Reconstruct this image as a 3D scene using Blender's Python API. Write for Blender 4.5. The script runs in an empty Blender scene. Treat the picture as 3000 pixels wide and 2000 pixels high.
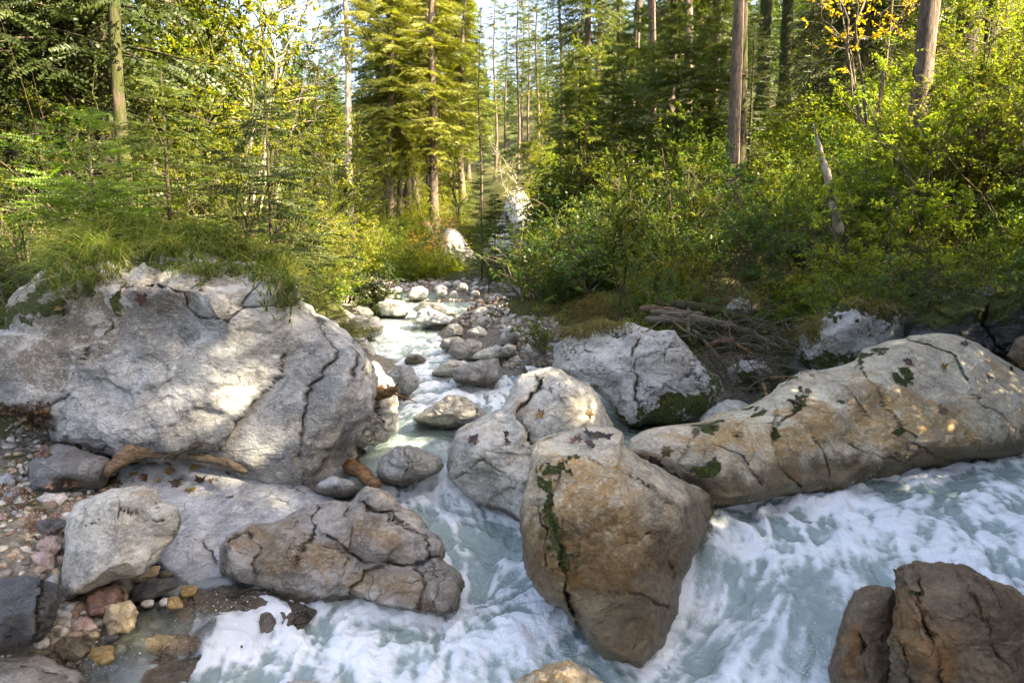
import bpy, math, random
import numpy as np
RNG = np.random.default_rng(7)
random.seed(7)
SUN_AZ, SUN_EL, EXPOSURE = 115, 36, 3.08
scene = bpy.context.scene
COL = scene.collection
H = 2.7
PITCH = math.radians(-7.0)
CP, SP = math.cos(PITCH), math.sin(PITCH)
F = 2000.0

# ---------------------------------------------------------------- geometry of the view (used only to read distances off the photo)
def ray(px, py):
    u = (np.asarray(px, float) - 1500) / F
    v = -(np.asarray(py, float) - 1000) / F
    return np.stack([u, CP - v * SP + 0 * u, SP + v * CP + 0 * u], -1)
def at(px, py, D):
    r = ray(px, py)
    k = np.asarray(D, float) / r[..., 1]
    p = r * k[..., None]
    p[..., 2] += H
    return p
def dist_for(py, z):
    r = ray(1500, py)
    return float((H - z) / (-r[2]) * r[1])
def on(px, py, z):
    return at(px, py, dist_for(py, z))

# ---------------------------------------------------------------- noise
_G = np.array([[1,1,0],[-1,1,0],[1,-1,0],[-1,-1,0],[1,0,1],[-1,0,1],[1,0,-1],[-1,0,-1],
               [0,1,1],[0,-1,1],[0,1,-1],[0,-1,-1],[1,1,0],[0,-1,1],[-1,1,0],[0,-1,-1]], np.float32)
_PERM = np.random.default_rng(3).permutation(256).astype(np.int32)
_PERM = np.concatenate([_PERM, _PERM])
def pn(P, seed=0):
    P = np.asarray(P, np.float32) + np.float32(seed * 17.31)
    i = np.floor(P).astype(np.int32)
    f = (P - i).astype(np.float32)
    u = f * f * f * (f * (f * 6 - 15) + 10)
    i &= 255
    out = 0
    for dx in (0, 1):
        wx = u[:, 0] if dx else 1 - u[:, 0]
        a = _PERM[(i[:, 0] + dx) & 255]
        for dy in (0, 1):
            wy = u[:, 1] if dy else 1 - u[:, 1]
            b = _PERM[(a + i[:, 1] + dy) & 255]
            for dz in (0, 1):
                wz = u[:, 2] if dz else 1 - u[:, 2]
                g = _G[_PERM[(b + i[:, 2] + dz) & 255] & 15]
                d = g[:, 0] * (f[:, 0] - dx) + g[:, 1] * (f[:, 1] - dy) + g[:, 2] * (f[:, 2] - dz)
                out = out + wx * wy * wz * d
    return out
def fbm(P, oct=4, seed=0, lac=2.0, gain=.5):
    P = np.asarray(P, np.float32); a = 1.; s = 0
    for k in range(oct):
        s = s + a * pn(P, seed + k * 3); P = P * lac; a *= gain
    return s
def ridged(P, oct=4, seed=0):
    P = np.asarray(P, np.float32); a = 1.; s = 0
    for k in range(oct):
        s = s + a * (1 - np.abs(pn(P, seed + k * 3)) * 2); P = P * 2.1; a *= .5
    return s - 1.2

# ---------------------------------------------------------------- mesh helpers
def mesh_from(name, V, Fc, mat=None, attrs=None, smooth=True):
    V = np.ascontiguousarray(V, np.float32); Fc = np.asarray(Fc, np.int32)
    me = bpy.data.meshes.new(name)
    k = Fc.shape[1]; n = len(Fc)
    me.vertices.add(len(V)); me.vertices.foreach_set('co', V.ravel())
    me.loops.add(n * k); me.loops.foreach_set('vertex_index', Fc.ravel())
    me.polygons.add(n); me.polygons.foreach_set('loop_start', np.arange(0, n * k, k, dtype=np.int32))
    if smooth: me.polygons.foreach_set('use_smooth', np.ones(n, bool))
    for an, av in (attrs or {}).items():
        a = me.attributes.new(an, 'FLOAT', 'POINT'); a.data.foreach_set('value', np.ascontiguousarray(av, np.float32))
    me.update(calc_edges=True)
    if mat: me.materials.append(mat)
    return me
def obj(name, me, parent=None, loc=None):
    o = bpy.data.objects.new(name, me); COL.objects.link(o)
    if parent: o.parent = parent
    if loc is not None: o.location = loc
    return o
def tag(o, label, cat, group=None, kind=None):
    if label: o['label'] = label
    if cat: o['category'] = cat
    if group: o['group'] = group
    if kind: o['kind'] = kind
    return o
def centred(name, V, Fc, mat, attrs=None, parent=None, smooth=True):
    V = np.asarray(V, float)
    c = np.array([(V[:, 0].min() + V[:, 0].max()) / 2, (V[:, 1].min() + V[:, 1].max()) / 2, V[:, 2].min()])
    me = mesh_from(name, V - c, Fc, mat, attrs, smooth)
    return obj(name, me, parent, c)
def tubes(P, R, sides=5):
    """many polylines P (B,K,3) with radii R (B,K) -> verts, quads"""
    P = np.asarray(P, float); R = np.asarray(R, float)
    B, K, _ = P.shape
    T = np.gradient(P, axis=1); T /= np.linalg.norm(T, axis=2, keepdims=True) + 1e-9
    ref = np.where(np.abs(T[:, :, 2:3]) > .9, np.array([1., 0, 0]), np.array([0, 0, 1.]))
    A = np.cross(T, ref); A /= np.linalg.norm(A, axis=2, keepdims=True) + 1e-9
    Bn = np.cross(T, A)
    th = np.linspace(0, 2 * np.pi, sides, endpoint=False)
    V = P[:, :, None] + R[:, :, None, None] * (np.cos(th)[None, None, :, None] * A[:, :, None] + np.sin(th)[None, None, :, None] * Bn[:, :, None])
    idx = np.arange(B * K * sides).reshape(B, K, sides)
    a = idx[:, :-1]; b = idx[:, 1:]
    Q = np.stack([a, np.roll(a, -1, 2), np.roll(b, -1, 2), b], -1).reshape(-1, 4)
    return V.reshape(-1, 3), Q
def join(parts):
    Vs, Fs, n = [], [], 0
    for V, Fc in parts:
        Vs.append(V); Fs.append(np.asarray(Fc) + n); n += len(V)
    return np.concatenate(Vs), np.concatenate(Fs)

# ---------------------------------------------------------------- materials
class NT:
    def __init__(s, name):
        s.m = bpy.data.materials.new(name); s.m.use_nodes = True
        s.t = s.m.node_tree; s.t.nodes.clear()
        s.out = s.t.nodes.new('ShaderNodeOutputMaterial')
        s.tc = s.t.nodes.new('ShaderNodeTexCoord').outputs['Object']
    def n(s, typ, **kw):
        nd = s.t.nodes.new('ShaderNode' + typ)
        for k, v in kw.items(): setattr(nd, k, v)
        return nd
    def put(s, sock, v):
        if isinstance(v, bpy.types.NodeSocket): s.t.links.new(v, sock)
        elif v is not None:
            if isinstance(v, tuple) and len(v) == 3 and sock.type == 'RGBA': v = (*v, 1)
            sock.default_value = v
    def noise(s, scale, detail=4, rough=.55, dist=0., vec=None, dim='3D'):
        nd = s.n('TexNoise', noise_dimensions=dim)
        s.put(nd.inputs['Vector'], vec or s.tc)
        for k, v in (('Scale', scale), ('Detail', detail), ('Roughness', rough), ('Distortion', dist)): nd.inputs[k].default_value = v
        return nd.outputs['Fac']
    def mapping(s, scale=(1, 1, 1), rot=(0, 0, 0), vec=None):
        nd = s.n('Mapping'); s.put(nd.inputs['Vector'], vec or s.tc)
        nd.inputs['Scale'].default_value = scale; nd.inputs['Rotation'].default_value = rot
        return nd.outputs[0]
    def ramp(s, fac, a, b, lo=0., hi=1.):
        nd = s.n('MapRange', interpolation_type='SMOOTHSTEP')
        s.put(nd.inputs[0], fac); nd.inputs[1].default_value = a; nd.inputs[2].default_value = b
        nd.inputs[3].default_value = lo; nd.inputs[4].default_value = hi
        return nd.outputs[0]
    def math(s, op, a, b=0., c=None):
        nd = s.n('Math', operation=op); s.put(nd.inputs[0], a); s.put(nd.inputs[1], b)
        if c is not None: s.put(nd.inputs[2], c)
        return nd.outputs[0]
    def mix(s, fac, a, b, mode='MIX'):
        nd = s.n('Mix', data_type='RGBA', blend_type=mode)
        s.put(nd.inputs[0], fac); s.put(nd.inputs[6], a); s.put(nd.inputs[7], b)
        return nd.outputs[2]
    def attr(s, name):
        nd = s.n('Attribute', attribute_name=name); return nd.outputs['Fac']
    def bump(s, h, strength=.5, dist=.02, normal=None):
        nd = s.n('Bump'); s.put(nd.inputs['Height'], h)
        nd.inputs['Strength'].default_value = strength; nd.inputs['Distance'].default_value = dist
        if normal: s.put(nd.inputs['Normal'], normal)
        return nd.outputs[0]
    def bsdf(s, color, rough=.8, normal=None, spec=.5, **kw):
        nd = s.n('BsdfPrincipled')
        s.put(nd.inputs['Base Color'], color); s.put(nd.inputs['Roughness'], rough)
        s.put(nd.inputs['Specular IOR Level'], spec)
        if normal: s.put(nd.inputs['Normal'], normal)
        for k, v in kw.items(): s.put(nd.inputs[k], v)
        return nd.outputs[0]
    def done(s, sh):
        s.t.links.new(sh, s.out.inputs['Surface']); return s.m

def rock_mat(name, A, B, tan=(.30, .19, .09), tan_amt=.3, dark=(.06, .055, .05), crack=.5, crack_scale=2.2, rough=.8, gloss_all=0., bumpd=.03, streak=.35, sc=1., lichen=.35, rot=(.5, .75, .2)):
    t = NT(name)
    big = t.noise(1.1 * sc, 6, .6, .8)
    c = t.mix(t.ramp(big, .40, .60), A, B)
    mid = t.noise(4.5 * sc, 8, .65, .4)
    c = t.mix(t.ramp(mid, .40, .66, 0, .8), c, tuple(x * .5 for x in A))
    tn = t.math('ADD', t.noise(1.7 * sc, 5, .62, 1.2), t.attr('tan'))
    lo = .75 - .35 * tan_amt
    c = t.mix(t.ramp(tn, lo, lo + .25, 0, .85), c, tan)
    mv = t.mapping((1, 1.1, 2.6), rot)
    st = t.noise(4.2 * sc, 8, .72, 1.5, mv)
    c = t.mix(t.ramp(st, .50, .70, 0, streak), c, tuple(min(1, x * 1.5) for x in A))
    c = t.mix(t.ramp(st, .47, .30, 0, streak), c, tuple(x * .42 for x in B))
    sta = t.noise(2.1 * sc, 9, .68, 1.0, t.mapping((1, 1.2, 1.3), rot))
    c = t.mix(t.ramp(sta, .52, .60, 0, .5), c, tuple(x * .42 for x in B))
    c = t.mix(t.ramp(sta, .46, .38, 0, .6), c, tuple(min(.8, x * 1.28) for x in A))
    lich = t.noise(19 * sc, 4, .7)
    c = t.mix(t.ramp(lich, .60, .68, 0, lichen), c, dark)
    c = t.mix(t.ramp(lich, .33, .27, 0, lichen * .7), c, tuple(min(.75, x * 1.7) for x in A))
    sp = t.noise(60, 4, .8)
    c = t.mix(t.ramp(sp, .52, .62, .0, .35), c, tuple(x * .38 for x in A))
    g2 = t.noise(27 * min(sc, 2), 7, .8, .5, t.mapping((1, 1, 1.8), rot))
    c = t.mix(t.ramp(g2, .48, .40, 0, .45), c, tuple(min(.8, x * 1.35) for x in A))
    c = t.mix(t.ramp(g2, .54, .62, 0, .38), c, tuple(x * .4 for x in B))
    # hairline cracks
    wv = t.n('VectorMath', operation='ADD'); nz = t.n('TexNoise'); t.put(nz.inputs['Vector'], t.tc); nz.inputs['Scale'].default_value = 3.5; nz.inputs['Detail'].default_value = 5
    t.put(wv.inputs[0], t.tc); sub = t.n('VectorMath', operation='SCALE'); t.put(sub.inputs[0], nz.outputs['Color']); sub.inputs['Scale'].default_value = .55
    t.put(wv.inputs[1], sub.outputs[0])
    vo = t.n('TexVoronoi', feature='DISTANCE_TO_EDGE'); t.put(vo.inputs['Vector'], t.mapping((1, 1, 1.7), (.3, .5, 0), wv.outputs[0])); vo.inputs['Scale'].default_value = crack_scale
    ck = t.ramp(vo.outputs['Distance'], 0., .028, 1, 0)
    ck = t.math('MULTIPLY', ck, t.ramp(t.noise(2.3, 3), .46, .58))
    ck = t.math('MULTIPLY', ck, crack)
    cr = t.math('MAXIMUM', ck, t.math('MULTIPLY', t.attr('crk'), .9))
    c = t.mix(cr, c, (.028, .024, .016))
    # wetness and moss
    wet = t.math('ADD', t.attr('wet'), t.math('MULTIPLY', t.math('SUBTRACT', mid, .5), .8))
    wf = t.ramp(wet, .18, .48)
    wf = t.math('MAXIMUM', wf, gloss_all)
    c = t.mix(t.math('MULTIPLY', wf, .92), c, t.mix(1., c, (.30, .25, .18), 'MULTIPLY'))
    ms = t.math('ADD', t.attr('moss'), t.math('MULTIPLY', t.math('SUBTRACT', t.noise(11, 8, .75, .6), .5), 2.6))
    mf = t.ramp(ms, .48, .66)
    mf = t.math('MULTIPLY', mf, t.ramp(t.attr('moss'), .02, .1))
    mosscol = t.mix(t.ramp(t.noise(55, 4, .8), .4, .62), (.016, .022, .004), (.12, .135, .014))
    c = t.mix(mf, c, mosscol)
    rg = t.math('MULTIPLY_ADD', wf, -.5, rough)
    rg = t.math('MAXIMUM', rg, t.math('MULTIPLY', mf, .95))
    h = t.math('MULTIPLY_ADD', st, 1.0, t.math('MULTIPLY', t.noise(9 * sc, 9, .72, .3), 1.7))
    h = t.math('MULTIPLY_ADD', g2, -.5, h)
    h = t.math('MULTIPLY_ADD', sp, -.12, h)
    h = t.math('MULTIPLY_ADD', lich, .22, h)
    h = t.math('MULTIPLY_ADD', cr, -.8, h)
    h = t.math('MULTIPLY_ADD', mf, t.math('MULTIPLY', t.noise(70, 3, .8), 1.5), h)
    return t.done(t.bsdf(c, rg, t.bump(h, .9, bumpd), .45))

M = {}
M['limestone'] = rock_mat('limestone_grey', (.52, .51, .48), (.33, .32, .30), tan=(.19, .15, .10), tan_amt=.25, crack=.4, streak=.45, bumpd=.045)
M['pale'] = rock_mat('pale_boulder', (.60, .56, .47), (.44, .39, .31), tan=(.36, .235, .11), tan_amt=.35, crack=.35, crack_scale=1.2, streak=.3, bumpd=.03)
M['tan'] = rock_mat('tan_boulder', (.70, .60, .44), (.56, .44, .29), tan=(.46, .255, .07), tan_amt=.8, crack=.3, crack_scale=1.4, streak=.4, bumpd=.035)
M['brown'] = rock_mat('wet_brown_rock', (.32, .23, .14), (.18, .12, .065), tan=(.36, .17, .045), tan_amt=.75, crack=.5, crack_scale=3, gloss_all=.3, streak=.45, bumpd=.035)
M['slab'] = rock_mat('bluish_slab', (.46, .46, .455), (.31, .31, .31), tan=(.25, .20, .16), tan_amt=.1, crack=.7, crack_scale=2.5, streak=.45, bumpd=.025, rough=.62)
M['slabbrown'] = rock_mat('brown_grey_slab', (.42, .38, .33), (.28, .23, .17), tan=(.27, .17, .07), tan_amt=.65, crack=.8, crack_scale=2.4, streak=.5, bumpd=.04, rough=.55)
M['grey'] = rock_mat('mid_grey_rock', (.22, .21, .20), (.13, .125, .12), tan=(.16, .12, .08), tan_amt=.3, crack=.6, crack_scale=3, streak=.5, bumpd=.035, rough=.6)
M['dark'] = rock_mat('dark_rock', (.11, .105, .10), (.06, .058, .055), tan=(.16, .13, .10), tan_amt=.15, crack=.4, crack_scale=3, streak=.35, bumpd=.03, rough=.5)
M['creek'] = rock_mat('creek_boulder', (.43, .40, .35), (.29, .265, .225), tan=(.24, .18, .11), tan_amt=.35, crack=.3, crack_scale=2, bumpd=.03)
M['white'] = rock_mat('white_limestone', (.60, .57, .52), (.46, .43, .38), tan=(.40, .32, .22), tan_amt=.2, crack=.6, crack_scale=3, bumpd=.03)
M['cracked'] = rock_mat('cracked_limestone', (.55, .53, .48), (.42, .40, .35), tan=(.33, .28, .18), tan_amt=.2, crack=1., crack_scale=3.2, streak=.2, bumpd=.035, lichen=.6)
def peb(name, A, B, g=0.): return rock_mat(name, A, B, tan=B, tan_amt=.3, crack=.15, crack_scale=9, sc=4, bumpd=.006, gloss_all=g, rough=.55)
M['peb_white'] = peb('pebble_white', (.52, .48, .42), (.38, .34, .29))
M['peb_tan'] = peb('pebble_tan', (.42, .33, .22), (.30, .21, .12))
M['peb_ochre'] = peb('pebble_ochre', (.40, .27, .10), (.26, .16, .05), .3)
M['peb_red'] = peb('pebble_red', (.26, .15, .11), (.17, .09, .065), .2)
M['peb_brown'] = peb('pebble_brown', (.17, .13, .08), (.10, .075, .04), .3)
M['peb_grey'] = peb('pebble_grey', (.28, .29, .29), (.19, .20, .21))
M['peb_pink'] = peb('pebble_pink', (.42, .31, .25), (.33, .22, .17))
M['peb_yellow'] = peb('pebble_yellow', (.52, .42, .27), (.42, .30, .14), .2)

def bark_mat(name, A, B, moss=0., sc=1., along=False):
    t = NT(name)
    v = t.mapping((1.8 * sc, 14 * sc, 14 * sc) if along else (9 * sc, 9 * sc, 1.6 * sc))
    n1 = t.noise(2.2, 6, .7, .3, v)
    c = t.mix(t.ramp(n1, .35, .65), B, A)
    c = t.mix(t.ramp(t.noise(1.3, 4), .5 - moss, .75 - moss, 0, .8 if moss else 0), c, (.035, .045, .008))
    return t.done(t.bsdf(c, .95, t.bump(n1, .9, .03), .2))
M['bark'] = bark_mat('spruce_bark', (.17, .13, .10), (.055, .04, .03))
M['bark_dark'] = bark_mat('dark_bark', (.08, .06, .045), (.025, .018, .012), .12)
M['bark_pale'] = bark_mat('pale_bark', (.42, .36, .29), (.20, .16, .12))
M['bark_moss'] = bark_mat('mossy_bark', (.10, .075, .05), (.035, .026, .018), .2)
M['bark_red'] = bark_mat('reddish_bark', (.24, .16, .115), (.07, .045, .03))
M['twig'] = bark_mat('twig_bark', (.16, .13, .09), (.07, .055, .035))
M['dead'] = bark_mat('weathered_wood', (.20, .145, .09), (.06, .04, .025), 0, 1.2, True)
M['deadgrey'] = bark_mat('grey_driftwood', (.19, .155, .115), (.06, .048, .034), .05, .8, True)
M['orangewood'] = bark_mat('orange_driftwood', (.28, .16, .075), (.10, .05, .025), 0, .8, True)

def leaf_mat(name, cols, trans=.45, tr_mul=1.6, rough=.5, spec=.35):
    t = NT(name)
    r = t.attr('rnd')
    oi = t.n('ObjectInfo').outputs['Random']
    v = t.math('FRACT', t.math('MULTIPLY_ADD', oi, .35, r))
    nd = t.n('ValToRGB'); nd.color_ramp.interpolation = 'LINEAR'
    el = nd.color_ramp.elements
    while len(el) < len(cols): el.new(.5)
    for k, c in enumerate(cols):
        el[k].position = k / (len(cols) - 1); el[k].color = (*c, 1)
    t.put(nd.inputs[0], r)
    c = nd.outputs[0]
    c = t.mix(1., c, t.mix(oi, (.78, .85, .7), (1.2, 1.1, 1.1)), 'MULTIPLY')
    d = t.bsdf(c, rough, None, spec)
    tr = t.n('BsdfTranslucent'); t.put(tr.inputs[0], t.mix(1., c, (1.25 * tr_mul, 1.3 * tr_mul, .45 * tr_mul), 'MULTIPLY'))
    mx = t.n('MixShader'); mx.inputs[0].default_value = trans
    t.put(mx.inputs[1], d); t.put(mx.inputs[2], tr.outputs[0])
    return t.done(mx.outputs[0])
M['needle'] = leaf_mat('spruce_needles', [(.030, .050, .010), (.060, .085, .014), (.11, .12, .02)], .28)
M['needle_gold'] = leaf_mat('sunlit_spruce_needles', [(.08, .10, .016), (.14, .155, .024), (.20, .19, .035)], .32)  # lit copy of the spruce needles, sunlight put into the colour
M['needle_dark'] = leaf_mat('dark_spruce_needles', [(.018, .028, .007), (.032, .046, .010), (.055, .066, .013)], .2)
M['needle_fresh'] = leaf_mat('fresh_spruce_needles', [(.06, .11, .015), (.11, .18, .025), (.18, .26, .035)], .4)
M['leaf'] = leaf_mat('green_leaves', [(.04, .075, .010), (.085, .125, .014), (.14, .16, .018), (.20, .17, .02)], .42)
M['leaf_gold'] = leaf_mat('autumn_leaves', [(.065, .10, .012), (.11, .15, .016), (.17, .19, .02), (.23, .19, .02), (.09, .14, .02)], .42)
M['leaf_bright'] = leaf_mat('bright_leaves', [(.14, .19, .025), (.22, .27, .035), (.32, .34, .05)], .45)
M['leaf_mint'] = leaf_mat('cool_green_leaves', [(.055, .11, .035), (.09, .16, .05), (.14, .21, .06)], .4)
M['leaf_dark'] = leaf_mat('dark_leaves', [(.018, .035, .010), (.032, .055, .014), (.055, .07, .016)], .3)
M['leaf_shaded'] = leaf_mat('shaded_leaves', [(.020, .038, .009), (.038, .065, .013), (.06, .085, .016), (.10, .10, .018)], .38)  # darker copy of the green leaves, shade put into the colour
M['leaf_orange'] = leaf_mat('orange_leaves', [(.22, .10, .02), (.34, .13, .025), (.40, .20, .03)], .4)
M['leaf_yellow'] = leaf_mat('yellow_maple_leaves', [(.38, .27, .02), (.5, .36, .03), (.3, .28, .03)], .45)
M['grass'] = leaf_mat('grass_blades', [(.04, .075, .012), (.08, .13, .02), (.14, .18, .04), (.25, .21, .09)], .35)
M['grass_dry'] = leaf_mat('dry_grass', [(.12, .10, .03), (.22, .17, .07), (.10, .12, .03)], .35)
M['deadleaf'] = leaf_mat('dead_leaves', [(.045, .022, .014), (.08, .04, .02), (.13, .06, .02), (.055, .03, .02)], .08, 1., .45, .5)
M['deadyellow'] = leaf_mat('yellowed_leaf', [(.14, .09, .03), (.30, .19, .03), (.10, .06, .03)], .1)
M['deadviolet'] = leaf_mat('dark_purple_leaf', [(.04, .022, .025), (.07, .035, .035)], .05)
# ---------------------------------------------------------------- ground
GP = [ # px, py, distance
 (1850,915,11.5),(2200,880,12),(2350,905,10.8),(2500,890,10.4),(2800,890,10),(3100,910,9.5),(3500,900,9),
 (2200,790,14),(2500,690,13.5),(2900,600,12.5),(3300,500,12),(1900,760,17),(2150,670,18),(2500,450,18),(2900,300,17),(3400,150,17),
 (1700,850,17),(1650,840,21),(1560,770,29),(1800,600,27),(2200,420,25),(2330,335,26),(2850,310,21),(2600,330,24),(3000,130,22),(3400,20,22),
 (1500,640,46),(1480,800,31),(1700,560,45),(2000,380,45),(2400,250,45),(3000,60,45),
 (1150,850,31),(1050,862,23),(1000,872,20),(1280,800,40),(1350,812,42),(1240,705,52),(1187,668,78),(1000,700,50),(1100,660,64),(1400,660,58),(1500,520,62),(1300,560,84),(1500,430,95),(1100,500,105),
 (1500,330,150),(1800,200,150),(1200,330,150),(700,330,130),(0,300,130),(2500,60,150),
 (900,930,10.8),(700,880,10.5),(400,860,10),(0,850,10),(-500,850,9),(960,870,15),(600,800,15),(0,760,15),(-600,700,15),(900,810,25),(400,700,25),(-300,600,25),(-1000,500,25),(600,600,45),(0,500,45),(-800,400,45),(0,380,90),
 (1395,905,15.5),(1560,940,13.5),(1600,985,12),(1520,1035,11.5)]
GZ = [(50,1300,.62),(-200,1250,.75),(50,1450,.52),(300,1480,.46),(100,1650,.40),(250,1800,.2),(420,1760,.10),(120,1950,.12),(-200,1800,.4),(-300,1500,.75),(560,1600,.05),(500,1330,.55),(750,1400,.40),(560,1900,-.25),(850,1700,.1),(1040,1300,.58),(1030,1350,.5)]
GW = [(6.2,7.6,.8),(8,6,1.2),(7.5,8.2,1.3),(7,4,.9),(9,2,2),(11,8,4),(14,4,7),(20,4,10),(6,1,.9),(4.5,0,.7),(0,0,.9),(2,-2,1),(-5,3,1.0),(-8,0,1.6),(-12,6,2.4),(0,-6,1.6),(25,-10,14),(-20,-5,3),(-3,1,.7),
 (0,260,52),(150,200,62),(-150,200,55),(240,0,70),(-240,0,60),(0,-240,40),(100,60,45),(-90,50,22),(60,20,28),(-60,0,9),(60,-30,24),(0,-60,8)]
WP = [ # px, py, z, foam, opacity, roughness of surface
 (1330,872,1.17,.15,1,.3),(1250,868,1.17,.1,1,.3),(1150,940,1.04,.2,1,.4),(1330,900,1.12,.3,1,.5),(1300,935,1.06,.3,1,.5),
 (1060,1000,.88,.2,1,.6),(1160,1010,.88,.55,1,.9),(1270,1000,.88,.6,1,.9),(1200,1100,.74,.5,1,1),(1270,1130,.72,.6,1,1),(1500,1110,.74,.6,1,1.),(1440,1160,.68,.85,1,1.2),(1560,1080,.78,.5,1,.8),
 (1180,1200,.63,.4,1,.8),(1300,1110,.74,.4,1,.8),(1480,1200,.66,.45,1,.8),(1200,1280,.58,.12,.95,.4),(1350,1270,.58,.2,1,.4),(1080,1330,.54,.05,.75,.15),(1060,1380,.51,.05,.75,.15),(1300,1410,.42,.8,1,.9),(1180,1440,.36,.75,1,.9),
 (1230,1500,.30,.55,1,1),(1320,1480,.29,.35,1,.9),(1380,1510,.24,.3,1,.8),(1500,1560,.15,.35,1,.8),(1400,1650,.10,.45,1,.9),(1380,1760,-.06,.5,1,.9),(1440,1800,.10,.95,1,1.3),(1490,1780,.05,.8,1,1.2),
 (1330,1840,.03,.8,1,1.2),(1200,1870,.06,.75,1,1.1),(1100,1820,.06,.8,1,1),(900,1790,.08,.6,.85,.9),(900,1880,.03,.8,1,1.1),(700,1900,.02,.5,.55,.8),(500,1990,-.02,.3,.5,.7),(600,1800,.09,.1,.15,.5),(420,1850,.08,.0,.1,.3),(330,1950,.04,.1,.15,.4),(560,1900,.03,.2,.2,.6),
 (1200,2000,.0,.75,1,1),(1500,1930,.02,.6,1,.8),(1700,1960,.0,.4,1,.6),(1900,2050,-.05,.4,1,.5),(800,2080,-.02,.5,1,.7),(480,1750,.13,.1,.25,.2),(750,1770,.12,.55,.6,.6),(700,1560,.06,0,.3,.2),(560,1620,.06,0,.2,.2),(850,1500,.08,0,.3,.2),(900,1430,.12,0,.5,.2),
 (2980,1345,.62,.5,1,.9),(2850,1370,.60,.35,1,.9),(2700,1400,.58,.55,1,1.),(2600,1440,.55,.3,.8,.6),(2500,1460,.53,.85,1,1.2),(2350,1445,.52,.85,1,1.2),(2180,1470,.50,.8,1,1.1),(2100,1480,.48,.5,.8,.5),
 (2250,1530,.50,.8,1,1.2),(2500,1560,.48,.9,1,1.2),(2800,1560,.52,.85,1,1.1),(2990,1580,.52,.6,1,1.),(2150,1600,.38,.8,1,1.),(2100,1560,.50,.6,.6,.6),(2060,1600,.46,.5,.6,.6),(2110,1500,.56,.4,.6,.4),(2350,1640,.40,.65,1,.9),(2600,1640,.42,.5,1,.6),(2900,1680,.42,.8,1,1),
 (2050,1720,.20,.85,1,.7),(2000,1850,.03,.6,1,.5),(1960,1960,-.05,.4,1,.5),(2300,1750,.30,.3,1,.6),(2400,1800,.26,.25,1,.4),(2250,1870,.16,.3,1,.6),(2100,1980,.02,.5,1,.8),(2400,1990,.05,.65,1,.9),(2200,2080,-.02,.5,1,.6),
 (1860,1245,.56,.1,.6,.1),(1980,1230,.58,.1,.6,.1),(2300,1150,.62,.1,.6,.1),(2450,1090,.66,.05,.6,.1)]
wpt = np.array([on(p[0], p[1], p[2]) for p in WP]); wat = np.array([[p[2], p[3], p[4], p[5]] for p in WP])
class RBF:
    def __init__(s, X, Y, sm=1e-3):
        s.X = np.asarray(X, float); Y = np.asarray(Y, float); s.one = Y.ndim == 1
        if s.one: Y = Y[:, None]
        n = len(s.X)
        A = np.linalg.norm(s.X[:, None] - s.X[None], axis=2) + 0
        A = -A + sm * -np.eye(n)
        K = np.block([[A, np.ones((n, 1))], [np.ones((1, n)), np.zeros((1, 1))]])
        s.w = np.linalg.solve(K, np.vstack([Y, np.zeros((1, Y.shape[1]))]))
    def __call__(s, Q):
        Q = np.asarray(Q, float); out = []
        for i in range(0, len(Q), 20000):
            q = Q[i:i + 20000]
            d = np.sqrt(((q[:, None] - s.X[None]) ** 2).sum(2))
            out.append(-d @ s.w[:-1] + s.w[-1])
        o = np.concatenate(out); return o[:, 0] if s.one else o
water_rbf = RBF(wpt[:, :2], wat, .05)
gp = [at(*p) for p in GP] + [on(*p) for p in GZ] + [np.array(p, float) for p in GW]
for p, w in zip(WP, wpt):
    dep = .12 if p[4] < .5 else (.16 if p[4] < .9 else .45)
    gp.append(w - np.array([0, 0, dep]))
gp = np.array(gp)
ground_rbf = RBF(gp[:, :2], gp[:, 2], .08)
def gz(x, y, noise=True):
    Q = np.stack([np.atleast_1d(x), np.atleast_1d(y)], 1).astype(float)
    z = ground_rbf(Q)
    if noise:
        d = np.hypot(Q[:, 0], Q[:, 1])
        a = np.clip((d - 8) / 12, .15, 1) * np.clip(1.2 - d / 400, .2, 1)
        z = z + a * .45 * fbm(np.c_[Q * .45, np.zeros(len(Q))], 4, 5) + np.clip(d / 100 - .3, 0, 2) * 3 * fbm(np.c_[Q * .05, np.zeros(len(Q))], 3, 9)
        z = z + .04 * fbm(np.c_[Q * 4, np.zeros(len(Q))], 3, 2)
    return z
def polar_grid(a0, a1, na, r0, r1, nr):
    a = np.radians(np.linspace(a0, a1, na)); r = np.exp(np.linspace(math.log(r0), math.log(r1), nr))
    A, R = np.meshgrid(a, r)
    idx = np.arange(na * nr).reshape(nr, na)
    Q = np.stack([idx[:-1, :-1], idx[:-1, 1:], idx[1:, 1:], idx[1:, :-1]], -1).reshape(-1, 4)[:, ::-1]
    return (R * np.sin(A)).ravel(), (R * np.cos(A)).ravel(), Q

def ground_material():
    t = NT('forest_floor')
    n = t.noise(.8, 8, .65); n2 = t.noise(6, 8, .7)
    c = t.mix(t.ramp(n, .4, .6), (.045, .06, .014), (.07, .065, .022))
    c = t.mix(t.ramp(n2, .5, .7, 0, .7), c, (.03, .022, .013))
    g = t.mix(t.ramp(t.noise(9, 6, .7), .4, .6), (.30, .27, .22), (.16, .14, .11))
    g = t.mix(t.ramp(t.noise(40, 3, .7), .4, .6, 0, .5), g, (.09, .075, .055))
    c = t.mix(t.ramp(t.math('ADD', t.attr('gravel'), t.math('MULTIPLY', t.math('SUBTRACT', n2, .5), .9)), .4, .6), c, g)
    return t.done(t.bsdf(c, .95, t.bump(t.math('ADD', n2, t.math('MULTIPLY', t.noise(60, 4, .7), .4)), .8, .06), .2))
x, y, Q = polar_grid(-180, 180, 900, 1.2, 260, 300)
z = gz(x, y)
V = np.stack([x, y, z], 1)
dd = np.hypot(x, y)
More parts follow.
